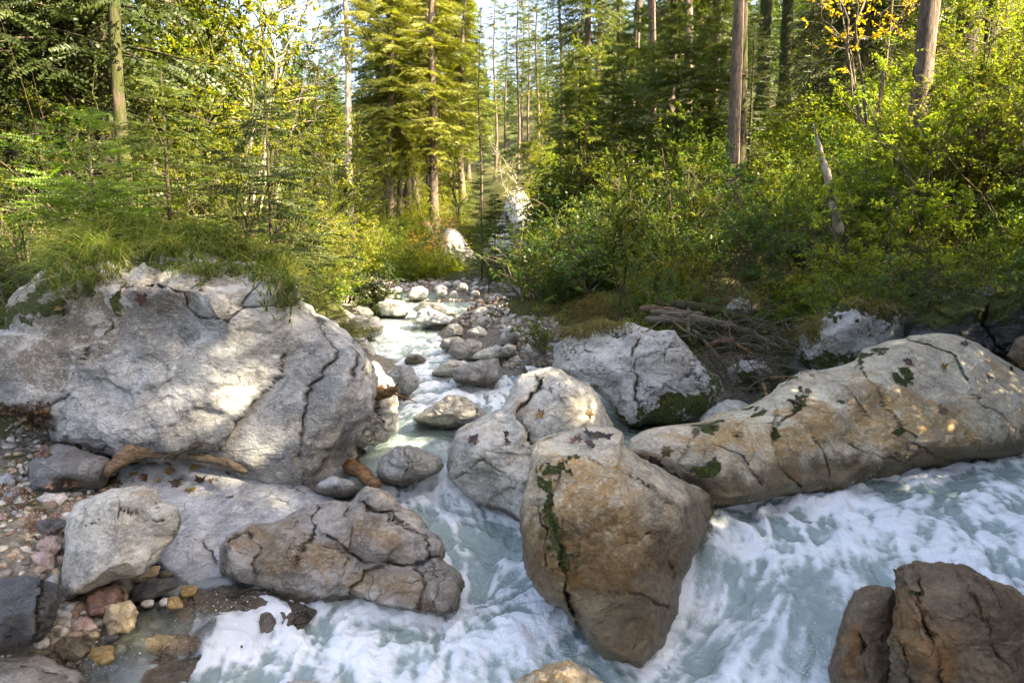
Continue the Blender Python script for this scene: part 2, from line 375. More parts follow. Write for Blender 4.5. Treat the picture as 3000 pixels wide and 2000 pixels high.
wz = water_rbf(np.c_[x, y])[:, 0]
near = np.clip(1 - (z - wz - .25) / .5, 0, 1) * (dd < 34) * (x > -12)
g = mesh_from('ground', V, Q, ground_material(), {'gravel': near})
tag(obj('ground', g), None, None, kind='structure')

# ---------------------------------------------------------------- boulders
def wlevel(p):
    return float(water_rbf(np.array([[p[0], p[1]]]))[0, 0])
def star_radius(c, poly, th):
    a = np.asarray(poly, float) - c; b = np.roll(a, -1, 0); d = b - a
    dx, dy = np.cos(th)[:, None], np.sin(th)[:, None]
    den = dx * d[None, :, 1] - dy * d[None, :, 0]
    den = np.where(np.abs(den) < 1e-9, 1e-9, den)
    t = (a[None, :, 0] * d[None, :, 1] - a[None, :, 1] * d[None, :, 0]) / den
    s = (a[None, :, 0] * dy - a[None, :, 1] * dx) / den
    t = np.where((s >= -1e-6) & (s <= 1 + 1e-6) & (t > 0), t, -1)
    return t.max(1)
def seg_dist(P, line):
    """distance and side from points (N,2) to a polyline"""
    best = np.full(len(P), 1e9); side = np.zeros(len(P))
    L = np.asarray(line, float)
    for a, b in zip(L[:-1], L[1:]):
        d = b - a; t = np.clip(((P - a) @ d) / (d @ d + 1e-9), 0, 1)
        q = P - (a + t[:, None] * d); dist = np.hypot(q[:, 0], q[:, 1])
        sd = np.sign(d[0] * q[:, 1] - d[1] * q[:, 0])
        m = dist < best; best = np.where(m, dist, best); side = np.where(m, sd, side)
    return best, side
def rock(name, label, cat, poly, mat, zb=None, D=None, T=.5, Tb=None, tilt=0., tiltx=0., c=None, pyb=None, p=.8, q=.85, facets=10, fsoft=1., amp=.05,
         cracks=(), bumps=(), moss=(), tan=(), seed=0, wet=.14, group=None, res=5., step=(), lf=1.2, parent=None, wz=None, sm=1):
    poly = np.asarray(poly, float)
    if c is None:
        a = poly; b = np.roll(poly, -1, 0); cr = a[:, 0] * b[:, 1] - b[:, 0] * a[:, 1]
        c = ((a + b) * cr[:, None]).sum(0) / (3 * cr.sum())
    c = np.asarray(c, float)
    py0 = pyb if pyb else poly[:, 1].max()
    D0 = D if D else dist_for(py0, zb)
    size = np.hypot(*(poly.max(0) - poly.min(0))) / F * D0
    per = np.hypot(*(poly - np.roll(poly, 1, 0)).T).sum()
    nth = int(np.clip(per / res, 28, 640)); nf = int(np.clip(per / 6.3 / res, 8, 150)); nb = max(6, nf // 3)
    th = np.linspace(-np.pi, np.pi, nth, endpoint=False)
    r = star_radius(c, poly, th); r = np.where(r < 0, np.median(r), r)
    for _ in range(sm): r = (np.roll(r, 1) + 2 * r + np.roll(r, -1)) / 4
    ph = np.concatenate([np.linspace(0.02, np.pi / 2, nf), np.linspace(np.pi / 2, np.pi - .02, nb + 1)[1:]])
    PH, TH = np.meshgrid(ph, th, indexing='ij')
    S = np.sin(PH); Cc = np.cos(PH)
    rng = np.random.default_rng(seed + 100)
    U = np.stack([S * np.cos(TH), S * np.sin(TH), Cc], -1).reshape(-1, 3)
    f = np.ones(len(U))
    for k in range(facets):
        n = rng.normal(size=3); n /= np.linalg.norm(n)
        if k % 2 == 0: n[2] = abs(n[2])
        h = rng.uniform(.68, .93); dt = U @ n
        f = np.minimum(f, np.where(dt > 1e-3, h / np.maximum(dt, 1e-3), 9))
    f = f.reshape(PH.shape)
    if fsoft > 0:
        for _ in range(int(2 * fsoft)):
            f = (f + np.roll(f, 1, 1) + np.roll(f, -1, 1)) / 3
            f[1:-1] = (f[:-2] + f[1:-1] + f[2:]) / 3
    Tb = T if Tb is None else Tb
    s = S ** q * (1 - (1 - f) * .18)
    X = c[0] + s * r[None] * np.cos(TH); Y = c[1] + s * r[None] * np.sin(TH)
    dep = np.sign(Cc) * np.abs(Cc) ** p * f
    Dd = D0 + tilt * (py0 - Y) / 1000 + tiltx * (X - c[0]) / 1000 - np.where(dep > 0, T, Tb) * dep
    PX = np.stack([X.ravel(), Y.ravel()], 1)
    front = (Cc.ravel() > -.05).astype(float) * np.clip(Cc.ravel() * 4 + .3, 0, 1)
    Dd = Dd.ravel()
    ps = size / 1.5
    for bx, by, rx, ry, rot, hh in bumps:
        co, si = math.cos(math.radians(rot)), math.sin(math.radians(rot))
        ux = ((PX[:, 0] - bx) * co + (PX[:, 1] - by) * si) / rx; uy = (-(PX[:, 0] - bx) * si + (PX[:, 1] - by) * co) / ry
        Dd -= hh * np.exp(-(ux ** 2 + uy ** 2)) * front
    V = at(PX[:, 0], PX[:, 1], Dd)
    cen = at(c[0], c[1], float(np.median(Dd)))
    jit = np.stack([fbm(V * 5 / ps, 5, 50 + seed, gain=.65), fbm(V * 5 / ps, 5, 60 + seed, gain=.65)], 1)
    crk = np.zeros(len(V)); push = np.zeros(len(V))
    PJ = PX + jit * 16
    for ln in cracks:
        line, w, d = ln[0], ln[1], ln[2]
        ds, sd = seg_dist(PJ, line)
        va = np.clip(.75 + 1.5 * pn(V * 6 / ps, 40 + seed), .15, 1.4)
        w1 = w * .42 * va
        gsh = np.exp(-(ds / w1) ** 2)
        push += d * .55 * va * (gsh + .35 * np.exp(-(ds / (w * 2.2)) ** 2)) * front; crk = np.maximum(crk, np.clip(gsh * 1.3 - .35, 0, 1) * front * np.clip(va, .3, 1))
        if len(ln) > 3:      # one lip stands proud of the other
            push -= ln[3] * sd * np.exp(-ds / (w * 7)) * front
    dirn = V - cen; dirn /= np.linalg.norm(dirn, axis=1, keepdims=True) + 1e-9
    n1 = fbm(V * (lf / ps), 3, 70 + seed); n2 = ridged(V * (3.2 / ps) * np.array([1, 1, 1.8]), 3, 80 + seed); n3 = fbm(V * (9 / ps), 4, 90 + seed)
    disp = amp * ps * (1.3 * n1 + .5 * n2 + .5 * n3) + .012 * fbm(V * 20, 3, 33, gain=.6)
    V = V + dirn * disp[:, None]
    rr = V - np.array([0, 0, H]); rr /= np.linalg.norm(rr, axis=1, keepdims=True)
    V = V + rr * push[:, None]
    ms = np.zeros(len(V)); tn = np.zeros(len(V))
    PJ2 = PX + jit * 40
    for mx, my, rx, ry, rot, a in moss:
        co, si = math.cos(math.radians(rot)), math.sin(math.radians(rot))
        ux = ((PJ2[:, 0] - mx) * co + (PJ2[:, 1] - my) * si) / rx; uy = (-(PJ2[:, 0] - mx) * si + (PJ2[:, 1] - my) * co) / ry
        ms = np.maximum(ms, a * np.exp(-(ux ** 2 + uy ** 2) ** 1.5) * front)
    for mx, my, rx, ry, rot, a in tan:
        co, si = math.cos(math.radians(rot)), math.sin(math.radians(rot))
        ux = ((PJ2[:, 0] - mx) * co + (PJ2[:, 1] - my) * si) / rx; uy = (-(PJ2[:, 0] - mx) * si + (PJ2[:, 1] - my) * co) / ry
        tn += a * np.exp(-(ux ** 2 + uy ** 2))
    if wz is None:
        base = V[np.argmax(PX[:, 1])]; wz = zb if zb is not None else wlevel(base)
    V = V + (dirn * (.02 * np.clip(ms * 1.5, 0, 1) * (1 + pn(V * 30, 3)))[:, None])
    wetv = np.clip((wz + wet - V[:, 2]) / max(wet, .02), 0, 1) if wet > 0 else np.zeros(len(V))
    n = len(ph)
    idx = np.arange(n * nth).reshape(n, nth); R_ = np.roll(idx, -1, 1)
    Q = np.stack([idx[:-1], R_[:-1], R_[1:], idx[1:]], -1).reshape(-1, 4)
    V = np.vstack([V, V[idx[0]].mean(0), V[idx[-1]].mean(0)])
    a0, a1 = len(V) - 2, len(V) - 1
    capf = np.stack([np.full(nth, a0), R_[0], idx[0], np.full(nth, a0)], 1); capb = np.stack([np.full(nth, a1), idx[-1], R_[-1], np.full(nth, a1)], 1)
    at_ = {k: np.r_[v, v[idx[0]].mean(), v[idx[-1]].mean()] for k, v in (('moss', ms), ('wet', wetv), ('crk', crk), ('tan', tn))}
    # triangles for the caps
    V = np.asarray(V)
    cc = np.array([V[:, 0].mean(), V[:, 1].mean(), V[:, 2].min()])
    me = bpy.data.meshes.new(name)
    tri = np.vstack([capf[:, :3], capb[:, :3]])
    me.vertices.add(len(V)); me.vertices.foreach_set('co', np.ascontiguousarray(V - cc, np.float32).ravel())
    nl = len(Q) * 4 + len(tri) * 3
    me.loops.add(nl); me.loops.foreach_set('vertex_index', np.concatenate([Q.ravel(), tri.ravel()]).astype(np.int32))
    me.polygons.add(len(Q) + len(tri))
    me.polygons.foreach_set('loop_start', np.concatenate([np.arange(len(Q)) * 4, len(Q) * 4 + np.arange(len(tri)) * 3]).astype(np.int32))
    me.polygons.foreach_set('use_smooth', np.ones(len(Q) + len(tri), bool))
    for k, v in at_.items():
        a = me.attributes.new(k, 'FLOAT', 'POINT'); a.data.foreach_set('value', np.ascontiguousarray(v, np.float32))
    me.update(calc_edges=True); me.materials.append(M[mat])
    o = obj(name, me, parent, cc)
    if label: tag(o, label, cat, group)
    return o

# --- the big left boulder
BIG = [(-140,1000),(-60,960),(0,965),(25,900),(100,815),(185,748),(245,717),(316,722),(390,735),(485,725),(640,755),(740,785),(806,800),(832,845),(837,886),(857,901),(913,926),(970,947),(1030,1003),(1066,1049),(1094,1110),(1097,1160),(1071,1222),(1051,1279),(1015,1335),(985,1375),(944,1396),(867,1410),(765,1400),(714,1385),(638,1365),(500,1350),(326,1345),(280,1327),(225,1312),(153,1299),(133,1263),(66,1233),(-60,1210),(-130,1120)]
rock('boulder', 'huge grey cracked boulder topped with grass at the left edge', 'boulder', BIG, 'limestone', zb=.45, T=.95, Tb=1.3, tilt=1.1, c=(480,1060), pyb=1390, p=.62, q=.8, facets=18, fsoft=.6, amp=.055, seed=1, res=4, wet=.0,
     cracks=[([(375,845),(440,850),(500,880),(545,915),(580,955),(620,968),(655,960)],7,.16,.035),([(655,960),(690,925),(720,905),(760,910),(830,898)],8,.14,.03),([(745,785),(748,830),(730,875),(720,905)],7,.08),
             ([(310,905),(330,950),(300,1000),(262,1060),(255,1095)],6,.06),([(900,945),(940,1000),(965,1060),(905,1130),(885,1200),(855,1250),(850,1370)],8,.12,.02),
             ([(885,930),(960,985),(1020,1100)],7,.08,.02),([(800,1030),(760,1110),(640,1240),(600,1290)],7,.06,.03),
             ([(250,1110),(200,1160),(130,1200)],5,.05),([(300,1215),(290,1270),(310,1330)],5,.03),],
     bumps=[(560,860,160,70,15,.22),(790,850,60,50,0,.25),(620,940,70,40,-20,.12),(560,1150,260,80,-50,.14),(330,1230,120,90,0,.10),(1000,1110,80,120,0,.14),(870,1250,70,110,0,.08),(140,900,160,60,-35,.1),(720,1180,40,120,40,-.07),(960,1350,120,60,-20,-.35),(180,1040,90,120,0,-.05)],
     moss=[(330,745,150,30,-10,1.1),(120,850,90,30,-40,1.1),(200,800,60,32,-35,1),(255,850,30,30,0,.8),(350,880,28,55,10,1),(60,935,90,38,-25,1.1),(140,915,70,28,-20,1.),(590,865,22,34,0,.9),(318,960,14,60,20,.8),(700,800,180,22,4,.8),(430,770,120,26,0,.9),(180,1080,30,90,10,.35),(820,1260,10,120,0,.3),(560,780,110,16,0,.7)],
     tan=[(180,1000,260,190,0,.42),(120,870,90,50,0,.3),(470,860,330,110,0,.36),(700,1000,120,100,0,.1),(700,1170,120,60,-50,-.4)])  # the last, negative patch paints the diagonal sun streak as paler stone
rock('sunlit_rock', 'bright sunlit fractured white rock in the gap right of the huge left boulder', 'rock', [(1067,1061),(1106,1065),(1125,1094),(1158,1128),(1168,1166),(1175,1228),(1168,1276),(1130,1295),(1077,1310),(1000,1318),(960,1290),(980,1200),(1040,1120)], 'white', zb=.55, T=.45, tilt=.9, seed=2, facets=16, amp=.05, cracks=[([(1110,1250),(1140,1210),(1160,1180)],4,.05),([(1075,1120),(1110,1160),(1105,1230),(1080,1300)],5,.06),([(1110,1160),(1160,1170)],4,.04)], moss=[(1120,1245,8,30,35,.7)], wet=.08)
rock('sunlit_rock', 'small sunlit rounded rock above the fractured white one beside the grassy bank', 'rock', [(1030,975),(1060,985),(1090,1012),(1100,1032),(1096,1062),(1050,1070),(1010,1040)], 'white', zb=.8, T=.3, seed=3, facets=8)
# --- centre right boulders
rock('boulder', 'pale two-lobed boulder with a deep cleft and a few dark leaves beside the white chute', 'boulder', [(1309,1314),(1330,1272),(1370,1245),(1430,1222),(1474,1199),(1500,1150),(1517,1113),(1560,1085),(1607,1074),(1646,1080),(1684,1104),(1732,1123),(1760,1152),(1794,1195),(1823,1252),(1835,1300),(1760,1400),(1640,1470),(1560,1530),(1528,1535),(1480,1505),(1420,1485),(1370,1455),(1330,1420),(1311,1395)], 'pale', zb=.2, T=.75, tilt=2.2, c=(1530,1320), pyb=1520, seed=4, facets=14, fsoft=.6, amp=.04, res=4, p=.7,
     cracks=[([(1560,1110),(1590,1130),(1550,1185),(1522,1215),(1525,1250),(1560,1310),(1575,1350)],10,.2,.06),([(1610,1130),(1625,1170)],4,.03),([(1590,1115),(1680,1140),(1740,1190)],4,.03),([(1330,1400),(1400,1350),(1500,1420)],5,.04)],
     bumps=[(1650,1180,110,80,0,.18),(1440,1300,100,90,0,.18),(1380,1430,80,50,30,-.2)], moss=[(1590,1125,14,22,30,.8)], wet=.22, tan=[(1400,1260,80,40,0,.2),(1540,1200,40,60,0,.3)])
rock('boulder', 'bulging golden brown boulder with a long strip of moss in the foreground centre', 'boulder', [(1540,1390),(1556,1310),(1570,1285),(1600,1270),(1650,1262),(1720,1252),(1800,1248),(1826,1262),(1832,1300),(1880,1335),(1930,1352),(1985,1385),(2050,1418),(2105,1450),(2105,1500),(2070,1570),(2030,1640),(1998,1700),(1985,1800),(1945,1900),(1880,1965),(1830,1955),(1770,1940),(1725,1905),(1695,1850),(1640,1790),(1600,1765),(1565,1725),(1545,1680),(1530,1600),(1527,1500)], 'tan', zb=-.02, T=.55, Tb=.9, tilt=1.75, tiltx=.7, c=(1760,1560), pyb=1950, p=.72, seed=5, facets=14, fsoft=.6, amp=.028, res=4,
     cracks=[([(1640,1590),(1635,1680),(1665,1760),(1700,1850)],8,.10,.05),([(1640,1590),(1612,1530),(1618,1450),(1650,1350)],10,.05),([(1960,1660),(1985,1690)],10,.08),([(1700,1330),(1790,1370),(1880,1400),(1960,1470)],6,.04,.02),([(1560,1480),(1590,1560),(1600,1660)],5,.04,.01),([(1780,1760),(1880,1740),(1950,1780)],6,.04,.015),([(1820,1600),(1900,1560),(1990,1560)],5,.03,.01)],
     bumps=[(1650,1290,130,45,-4,-.22),(1800,1480,140,110,0,.20),(1860,1700,100,120,0,.10),(1600,1660,50,90,0,.10),(2080,1490,60,60,20,-.22),(1720,1430,120,40,10,.06),(1870,1440,110,26,18,-.05)],
     moss=[(1602,1430,13,60,-8,1.2),(1612,1520,22,75,-10,1.25),(1655,1610,26,50,-30,1.2),(1636,1367,32,13,-25,1.1),(1690,1358,26,14,-20,.9),(1670,1640,12,24,0,1)],
     tan=[(1720,1540,90,80,0,.6),(1700,1400,110,50,0,.45),(1760,1620,190,80,0,.5),(1620,1650,40,60,0,.3),(1690,1270,120,22,0,-.8)], wet=1.35, wz=.0)
rock('boulder', 'long low tan boulder with moss tufts spanning the right side of the picture', 'boulder', [(1795,1335),(1815,1290),(1861,1259),(1922,1246),(2045,1240),(2065,1230),(2106,1208),(2198,1203),(2259,1157),(2310,1116),(2351,1091),(2438,1081),(2504,1055),(2529,1014),(2606,990),(2657,985),(2667,978),(2743,972),(2820,982),(2881,999),(2922,1024),(3000,1070),(3120,1130),(3160,1230),(3060,1315),(2948,1345),(2820,1352),(2769,1370),(2687,1380),(2585,1412),(2437,1436),(2310,1452),(2170,1488),(2075,1495),(2000,1460),(1935,1390),(1860,1360)], 'tan', zb=.5, T=.85, Tb=.8, tilt=3.4, tiltx=.9, c=(2480,1235), pyb=1440, p=.7, q=.8, seed=6, facets=20, fsoft=.5, amp=.026, res=4,
     cracks=[([(2265,1265),(2262,1310),(2300,1370),(2345,1420)],8,.10,.04),([(2530,1080),(2600,1190),(2640,1240),(2690,1290)],7,.05),([(1975,1345),(1990,1300),(2040,1255)],8,.06,.02),([(2370,1160),(2340,1210),(2290,1250)],6,.04),([(2170,1250),(2260,1268)],4,.03),([(2680,1310),(2760,1340),(2830,1335)],6,.05),([(2110,1215),(2090,1260)],5,.04),([(2640,980),(2800,1040),(2830,1110)],10,.08,-.03),([(2060,1300),(2160,1340),(2230,1420)],6,.04,.02),([(2480,1300),(2560,1340),(2660,1350)],6,.04,.02),([(2380,1280),(2420,1350),(2440,1410)],6,.05,.02),([(2850,1150),(2930,1210),(3000,1280)],6,.05,.02),([(2420,1110),(2500,1150),(2560,1210)],5,.03,.01)],
     bumps=[(2700,1010,130,50,10,.12),(2560,1120,90,80,0,.10),(2420,1200,170,60,-15,.16),(2100,1330,110,60,20,.14),(2750,1230,170,70,-10,.16),(2450,1380,120,36,0,-.12),(2060,1440,80,30,20,-.1),(2700,1380,130,24,-8,-.3),(2900,1290,130,50,-10,.05)],
     moss=[(2522,1055,16,36,25,1.),(2570,1030,26,18,0,.8),(2340,1190,14,42,30,1.1),(2285,1265,22,26,30,1.1),(2650,1095,34,20,10,1.1),(2210,1205,26,16,-35,1.1),(2090,1250,26,18,-20,1.2),(2030,1360,28,30,20,1.3),(2478,1168,15,9,-10,1),(2352,1133,14,9,0,1),(2640,1250,14,18,0,.9),(2370,1105,30,10,-20,.7),(1955,1385,26,12,10,.9)],
     tan=[(2450,1250,330,70,0,.28),(2700,1200,160,60,20,.35),(2080,1290,140,40,0,.3),(2750,1020,130,40,0,-.4),(2350,1130,120,30,-30,-.3)], wet=.6)
rock('rock', 'small pale rounded rock peeking up behind the long tan boulder', 'rock', [(2035,1262),(2050,1225),(2075,1198),(2130,1170),(2165,1172),(2190,1185),(2215,1215),(2200,1262)], 'pale', zb=.55, T=.3, seed=7, facets=6, wet=.05)
rock('boulder', 'pale blocky boulder crossed by dark cracks, grass on its crown, mid right', 'boulder', [(1617,1040),(1622,1005),(1645,985),(1690,965),(1740,950),(1765,940),(1800,952),(1830,935),(1856,938),(1890,950),(1930,962),(1985,960),(2030,1010),(2070,1060),(2120,1110),(2135,1155),(2110,1195),(2040,1230),(1960,1245),(1880,1250),(1840,1250),(1810,1225),(1780,1180),(1740,1140),(1680,1110),(1620,1080)], 'cracked', zb=.6, T=.8, tilt=2.2, c=(1860,1090), pyb=1240, seed=8, facets=22, fsoft=.5, amp=.035, res=4, p=.65,
     cracks=[([(1640,1010),(1730,975),(1800,990),(1850,960)],5,.12,.03),([(1860,1075),(1920,1040),(1975,1010)],5,.10,.02),([(1865,1000),(1868,1060),(1862,1150),(1875,1180),(1960,1135),(2050,1060)],6,.14,.03),([(1700,1000),(1750,1040),(1780,1110),(1840,1180)],5,.08),([(1990,1030),(2015,1070),(2035,1060)],4,.08),([(2030,1085),(2035,1140)],4,.08),([(2035,1125),(2070,1085)],4,.08),([(1745,1080),(1760,1130)],4,.06),([(1960,1140),(2000,1150),(2030,1140)],5,.08),([(1880,1005),(1875,950)],5,.1)],
     moss=[(1980,1190,110,36,-10,1.2),(1900,1235,120,22,0,1.3),(2090,1120,30,60,-25,.8),(2060,1180,60,40,0,1.1),(1800,1215,40,30,0,1.)], tan=[(1930,1170,50,20,0,.4)], wet=.1)
# --- bottom right
rock('boulder', 'large dark brown wet rock with a split face in the bottom right corner', 'boulder', [(2618,1679),(2634,1654),(2680,1644),(2751,1651),(2827,1659),(2873,1685),(2904,1705),(2965,1725),(3020,1760),(3110,1850),(3130,2000),(3060,2130),(2700,2140),(2590,2090),(2592,2000),(2600,1914),(2608,1873),(2618,1812),(2624,1750)], 'brown', D=3.25, T=.4, Tb=.5, tilt=.9, c=(2830,1900), seed=9, facets=12, amp=.05, res=4, wet=.0, wz=.1,
     cracks=[([(2690,1700),(2700,1800),(2740,1900),(2750,2000)],8,.07,.03),([(2820,1720),(2870,1800),(2960,1960)],6,.04,.02),([(2640,1870),(2660,1960),(2650,2060)],6,.05),([(2900,1730),(2960,1850),(3000,1960)],6,.04)], bumps=[(2700,1850,50,150,-10,.08),(2860,1760,90,60,20,.08)], moss=[(2685,1725,14,22,0,1.1),(2645,1680,14,12,0,.9)], tan=[(2680,1850,60,110,0,.5),(2760,1950,60,100,0,.4)])
rock('boulder', 'smaller wet brown rock leaning against the dark split one, bottom right', 'boulder', [(2486,1761),(2506,1730),(2557,1716),(2618,1720),(2660,1800),(2640,1900),(2615,2000),(2560,2070),(2450,2070),(2425,1960),(2433,1924),(2452,1838),(2472,1786)], 'brown', D=3.55, T=.3, tilt=.8, c=(2540,1890), seed=10, facets=9, amp=.04, res=4, wet=.0, wz=.1, bumps=[(2560,1790,50,40,0,.04)], cracks=[([(2520,1860),(2530,1960),(2560,2040)],7,.05)], tan=[(2490,1900,30,80,10,.6)])
rock('rock', 'tan rock tip poking out of the foam at the bottom edge', 'rock', [(1490,2010),(1520,1985),(1560,1960),(1620,1942),(1665,1940),(1720,1965),(1790,2010),(1810,2120),(1480,2120)], 'tan', D=3.35, T=.3, seed=11, facets=8, wet=0, wz=0., tan=[(1600,1990,60,40,0,.5)])
rock('rock', 'sliver of pale stone just breaking the foam at the bottom edge', 'rock', [(815,2020),(840,1998),(880,1993),(930,1996),(955,2020),(940,2060),(840,2060)], 'pale', D=3.75, T=.15, seed=12, facets=6, wet=0, wz=0.)
# --- left foreground slabs
rock('rock_slab', 'flat bluish grey slab strewn with leaves in front of the huge boulder', 'rock slab', [(318,1425),(367,1368),(430,1352),(490,1343),(541,1341),(612,1355),(714,1387),(796,1409),(886,1420),(970,1450),(1035,1478),(1010,1540),(900,1620),(800,1690),(680,1740),(600,1735),(520,1700),(450,1640),(395,1540),(330,1460)], 'slab', zb=.02, T=.28, Tb=.5, tilt=4.4, c=(640,1530), pyb=1735, p=.5, q=.7, seed=13, facets=6, amp=.02, res=4, wet=.12,
     cracks=[([(610,1490),(700,1465),(800,1440)],4,.04,.01),([(650,1480),(730,1450)],3,.03),([(700,1400),(800,1450),(840,1470)],4,.03,.01),([(860,1425),(900,1450)],4,.03),([(520,1540),(580,1590),(640,1650)],7,.06)], bumps=[(560,1570,50,60,0,.08),(650,1620,60,40,0,-.1),(760,1500,200,30,10,.04)])
rock('rock_slab', 'knobbly grey and brown rock with ridges jutting into the foam, lower centre left', 'rock slab', [(1025,1482),(1045,1450),(1069,1423),(1110,1431),(1150,1450),(1180,1485),(1225,1515),(1247,1550),(1287,1586),(1294,1612),(1288,1640),(1332,1670),(1354,1702),(1350,1755),(1337,1800),(1300,1800),(1247,1800),(1180,1790),(1091,1775),(980,1760),(868,1765),(780,1720),(700,1700),(640,1680),(645,1604),(668,1570),(720,1528),(787,1528),(868,1496),(921,1478),(980,1465)], 'slabbrown', zb=.02, T=.5, Tb=.6, tilt=2.6, c=(1010,1620), pyb=1790, p=.6, q=.75, seed=14, facets=16, amp=.045, res=4, wet=.28,
     cracks=[([(1000,1495),(1035,1550),(1020,1620),(960,1560)],7,.06,.03),([(1000,1620),(1080,1655),(1150,1645),(1200,1655),(1285,1632)],8,.11,.05),([(1080,1490),(1160,1520),(1235,1580),(1250,1640)],6,.07,.03),([(1110,1660),(1080,1700),(1040,1740)],7,.08,.03),([(925,1480),(930,1560),(870,1640)],6,.05,.02),([(660,1600),(740,1560),(780,1600),(770,1680)],8,.09,.03),([(1200,1660),(1240,1720),(1230,1770)],6,.05,.02),([(1030,1470),(1110,1500),(1150,1530)],6,.06,.02)],
     bumps=[(1100,1450,60,40,30,.16),(1270,1600,40,45,0,.10),(1310,1720,50,60,0,.14),(900,1600,120,70,-10,.14),(1120,1590,80,50,10,.12),(1150,1720,90,35,0,.10),(700,1600,40,50,0,.10),(800,1580,24,90,30,-.08),(800,1710,120,30,0,.05)], tan=[(880,1620,120,60,0,.5),(1110,1550,60,30,0,.4),(1150,1720,80,40,0,.5),(730,1560,40,40,0,.3)])
rock('rock', 'dark grey rock at the foot of the huge boulder, left of the driftwood', 'rock', [(87,1345),(107,1330),(153,1299),(168,1296),(194,1299),(224,1312),(255,1324),(281,1330),(311,1332),(329,1347),(334,1363),(321,1393),(316,1414),(293,1432),(217,1440),(143,1438),(102,1434),(84,1406),(80,1375)], 'grey', zb=.5, T=.35, tilt=1.2, seed=15, facets=12, amp=.04, res=3.5, wet=0, bumps=[(200,1400,60,20,10,.04)], tan=[(130,1370,40,30,0,.2)])
M['slabgrey'] = M['slab']
rock('boulder', 'pinkish beige boulder with a round knob, lit on top, standing on the pebbles at left', 'boulder', [(199,1506),(224,1470),(286,1445),(337,1430),(408,1419),(464,1424),(480,1450),(495,1465),(526,1486),(533,1511),(526,1547),(500,1588),(469,1613),(449,1649),(398,1680),(326,1700),(286,1715),(245,1740),(192,1760),(181,1720),(186,1649),(191,1598),(194,1547)], 'pale', zb=.3, T=.42, tilt=1.5, c=(350,1570), pyb=1740, seed=16, facets=11, amp=.035, res=4, wet=.12,
     cracks=[([(350,1495),(400,1495),(420,1525),(445,1535),(480,1530),(492,1505)],5,.05,.02),([(455,1470),(450,1490),(470,1495)],4,.03),([(330,1430),(345,1470),(340,1510)],4,.03),([(186,1610),(250,1590)],4,.04,.01),([(200,1550),(300,1520)],4,.02)], bumps=[(465,1510,30,24,0,.06),(400,1470,60,30,0,.03),(220,1680,40,60,0,-.05)], tan=[(430,1450,60,40,0,.3),(260,1680,60,40,0,.2)])
rock('boulder', 'black slaty rock with fine white veins at the left edge above the bottom slab', 'boulder', [(-70,1710),(0,1690),(92,1685),(127,1700),(173,1715),(184,1761),(173,1802),(158,1838),(130,1872),(102,1885),(0,1906),(-90,1895)], 'dark', zb=.28, T=.3, tilt=1.2, seed=17, facets=9, amp=.03, res=4, wet=0, cracks=[([(125,1705),(110,1780),(100,1880)],7,.05,.04)], bumps=[(140,1800,25,60,15,.04)])
rock('rock_slab', 'low brown flat slab half under water in the bottom left corner', 'rock slab', [(-100,1935),(0,1911),(127,1914),(168,1940),(240,1965),(262,2040),(200,2110),(-100,2110)], 'slabbrown', zb=.0, T=.2, tilt=2.2, seed=18, facets=7, amp=.02, res=4, wet=.25, cracks=[([(0,1960),(100,1950),(200,1990)],5,.03)])
rock('rock_slab', 'brown rock sheet awash under thin foam below the beige boulder', 'rock slab', [(300,1990),(350,1900),(370,1840),(400,1790),(520,1735),(660,1705),(800,1730),(920,1790),(860,1860),(760,1920),(640,1970),(520,2020),(400,2030)], 'slabbrown', zb=-.075, T=.09, tilt=3.1, seed=19, facets=12, amp=.04, res=4, wet=.5, c=(590,1870), cracks=[([(380,1870),(520,1850),(680,1880)],8,.07,.04),([(420,1930),(560,1920),(640,1900)],8,.06,.03),([(560,1750),(600,1830),(700,1850)],6,.04)], bumps=[(520,1890,120,40,0,.05),(430,1830,50,30,0,.03)])
rock('rock', 'dark slate tilted in the shallows right of the beige boulder', 'rock', [(380,1722),(440,1695),(520,1690),(530,1712),(480,1745),(430,1765),(390,1765)], 'dark', zb=.12, T=.12, tilt=1.5, seed=21, facets=10, wet=.0)
rock('rock', 'low grey wet rock under the huge boulder beside the orange log', 'rock', [(905,1430),(930,1408),(985,1395),(1020,1402),(1060,1425),(1045,1450),(1000,1458),(940,1450)], 'slab', zb=.38, T=.3, tilt=1.2, seed=22, facets=10, wet=.3)
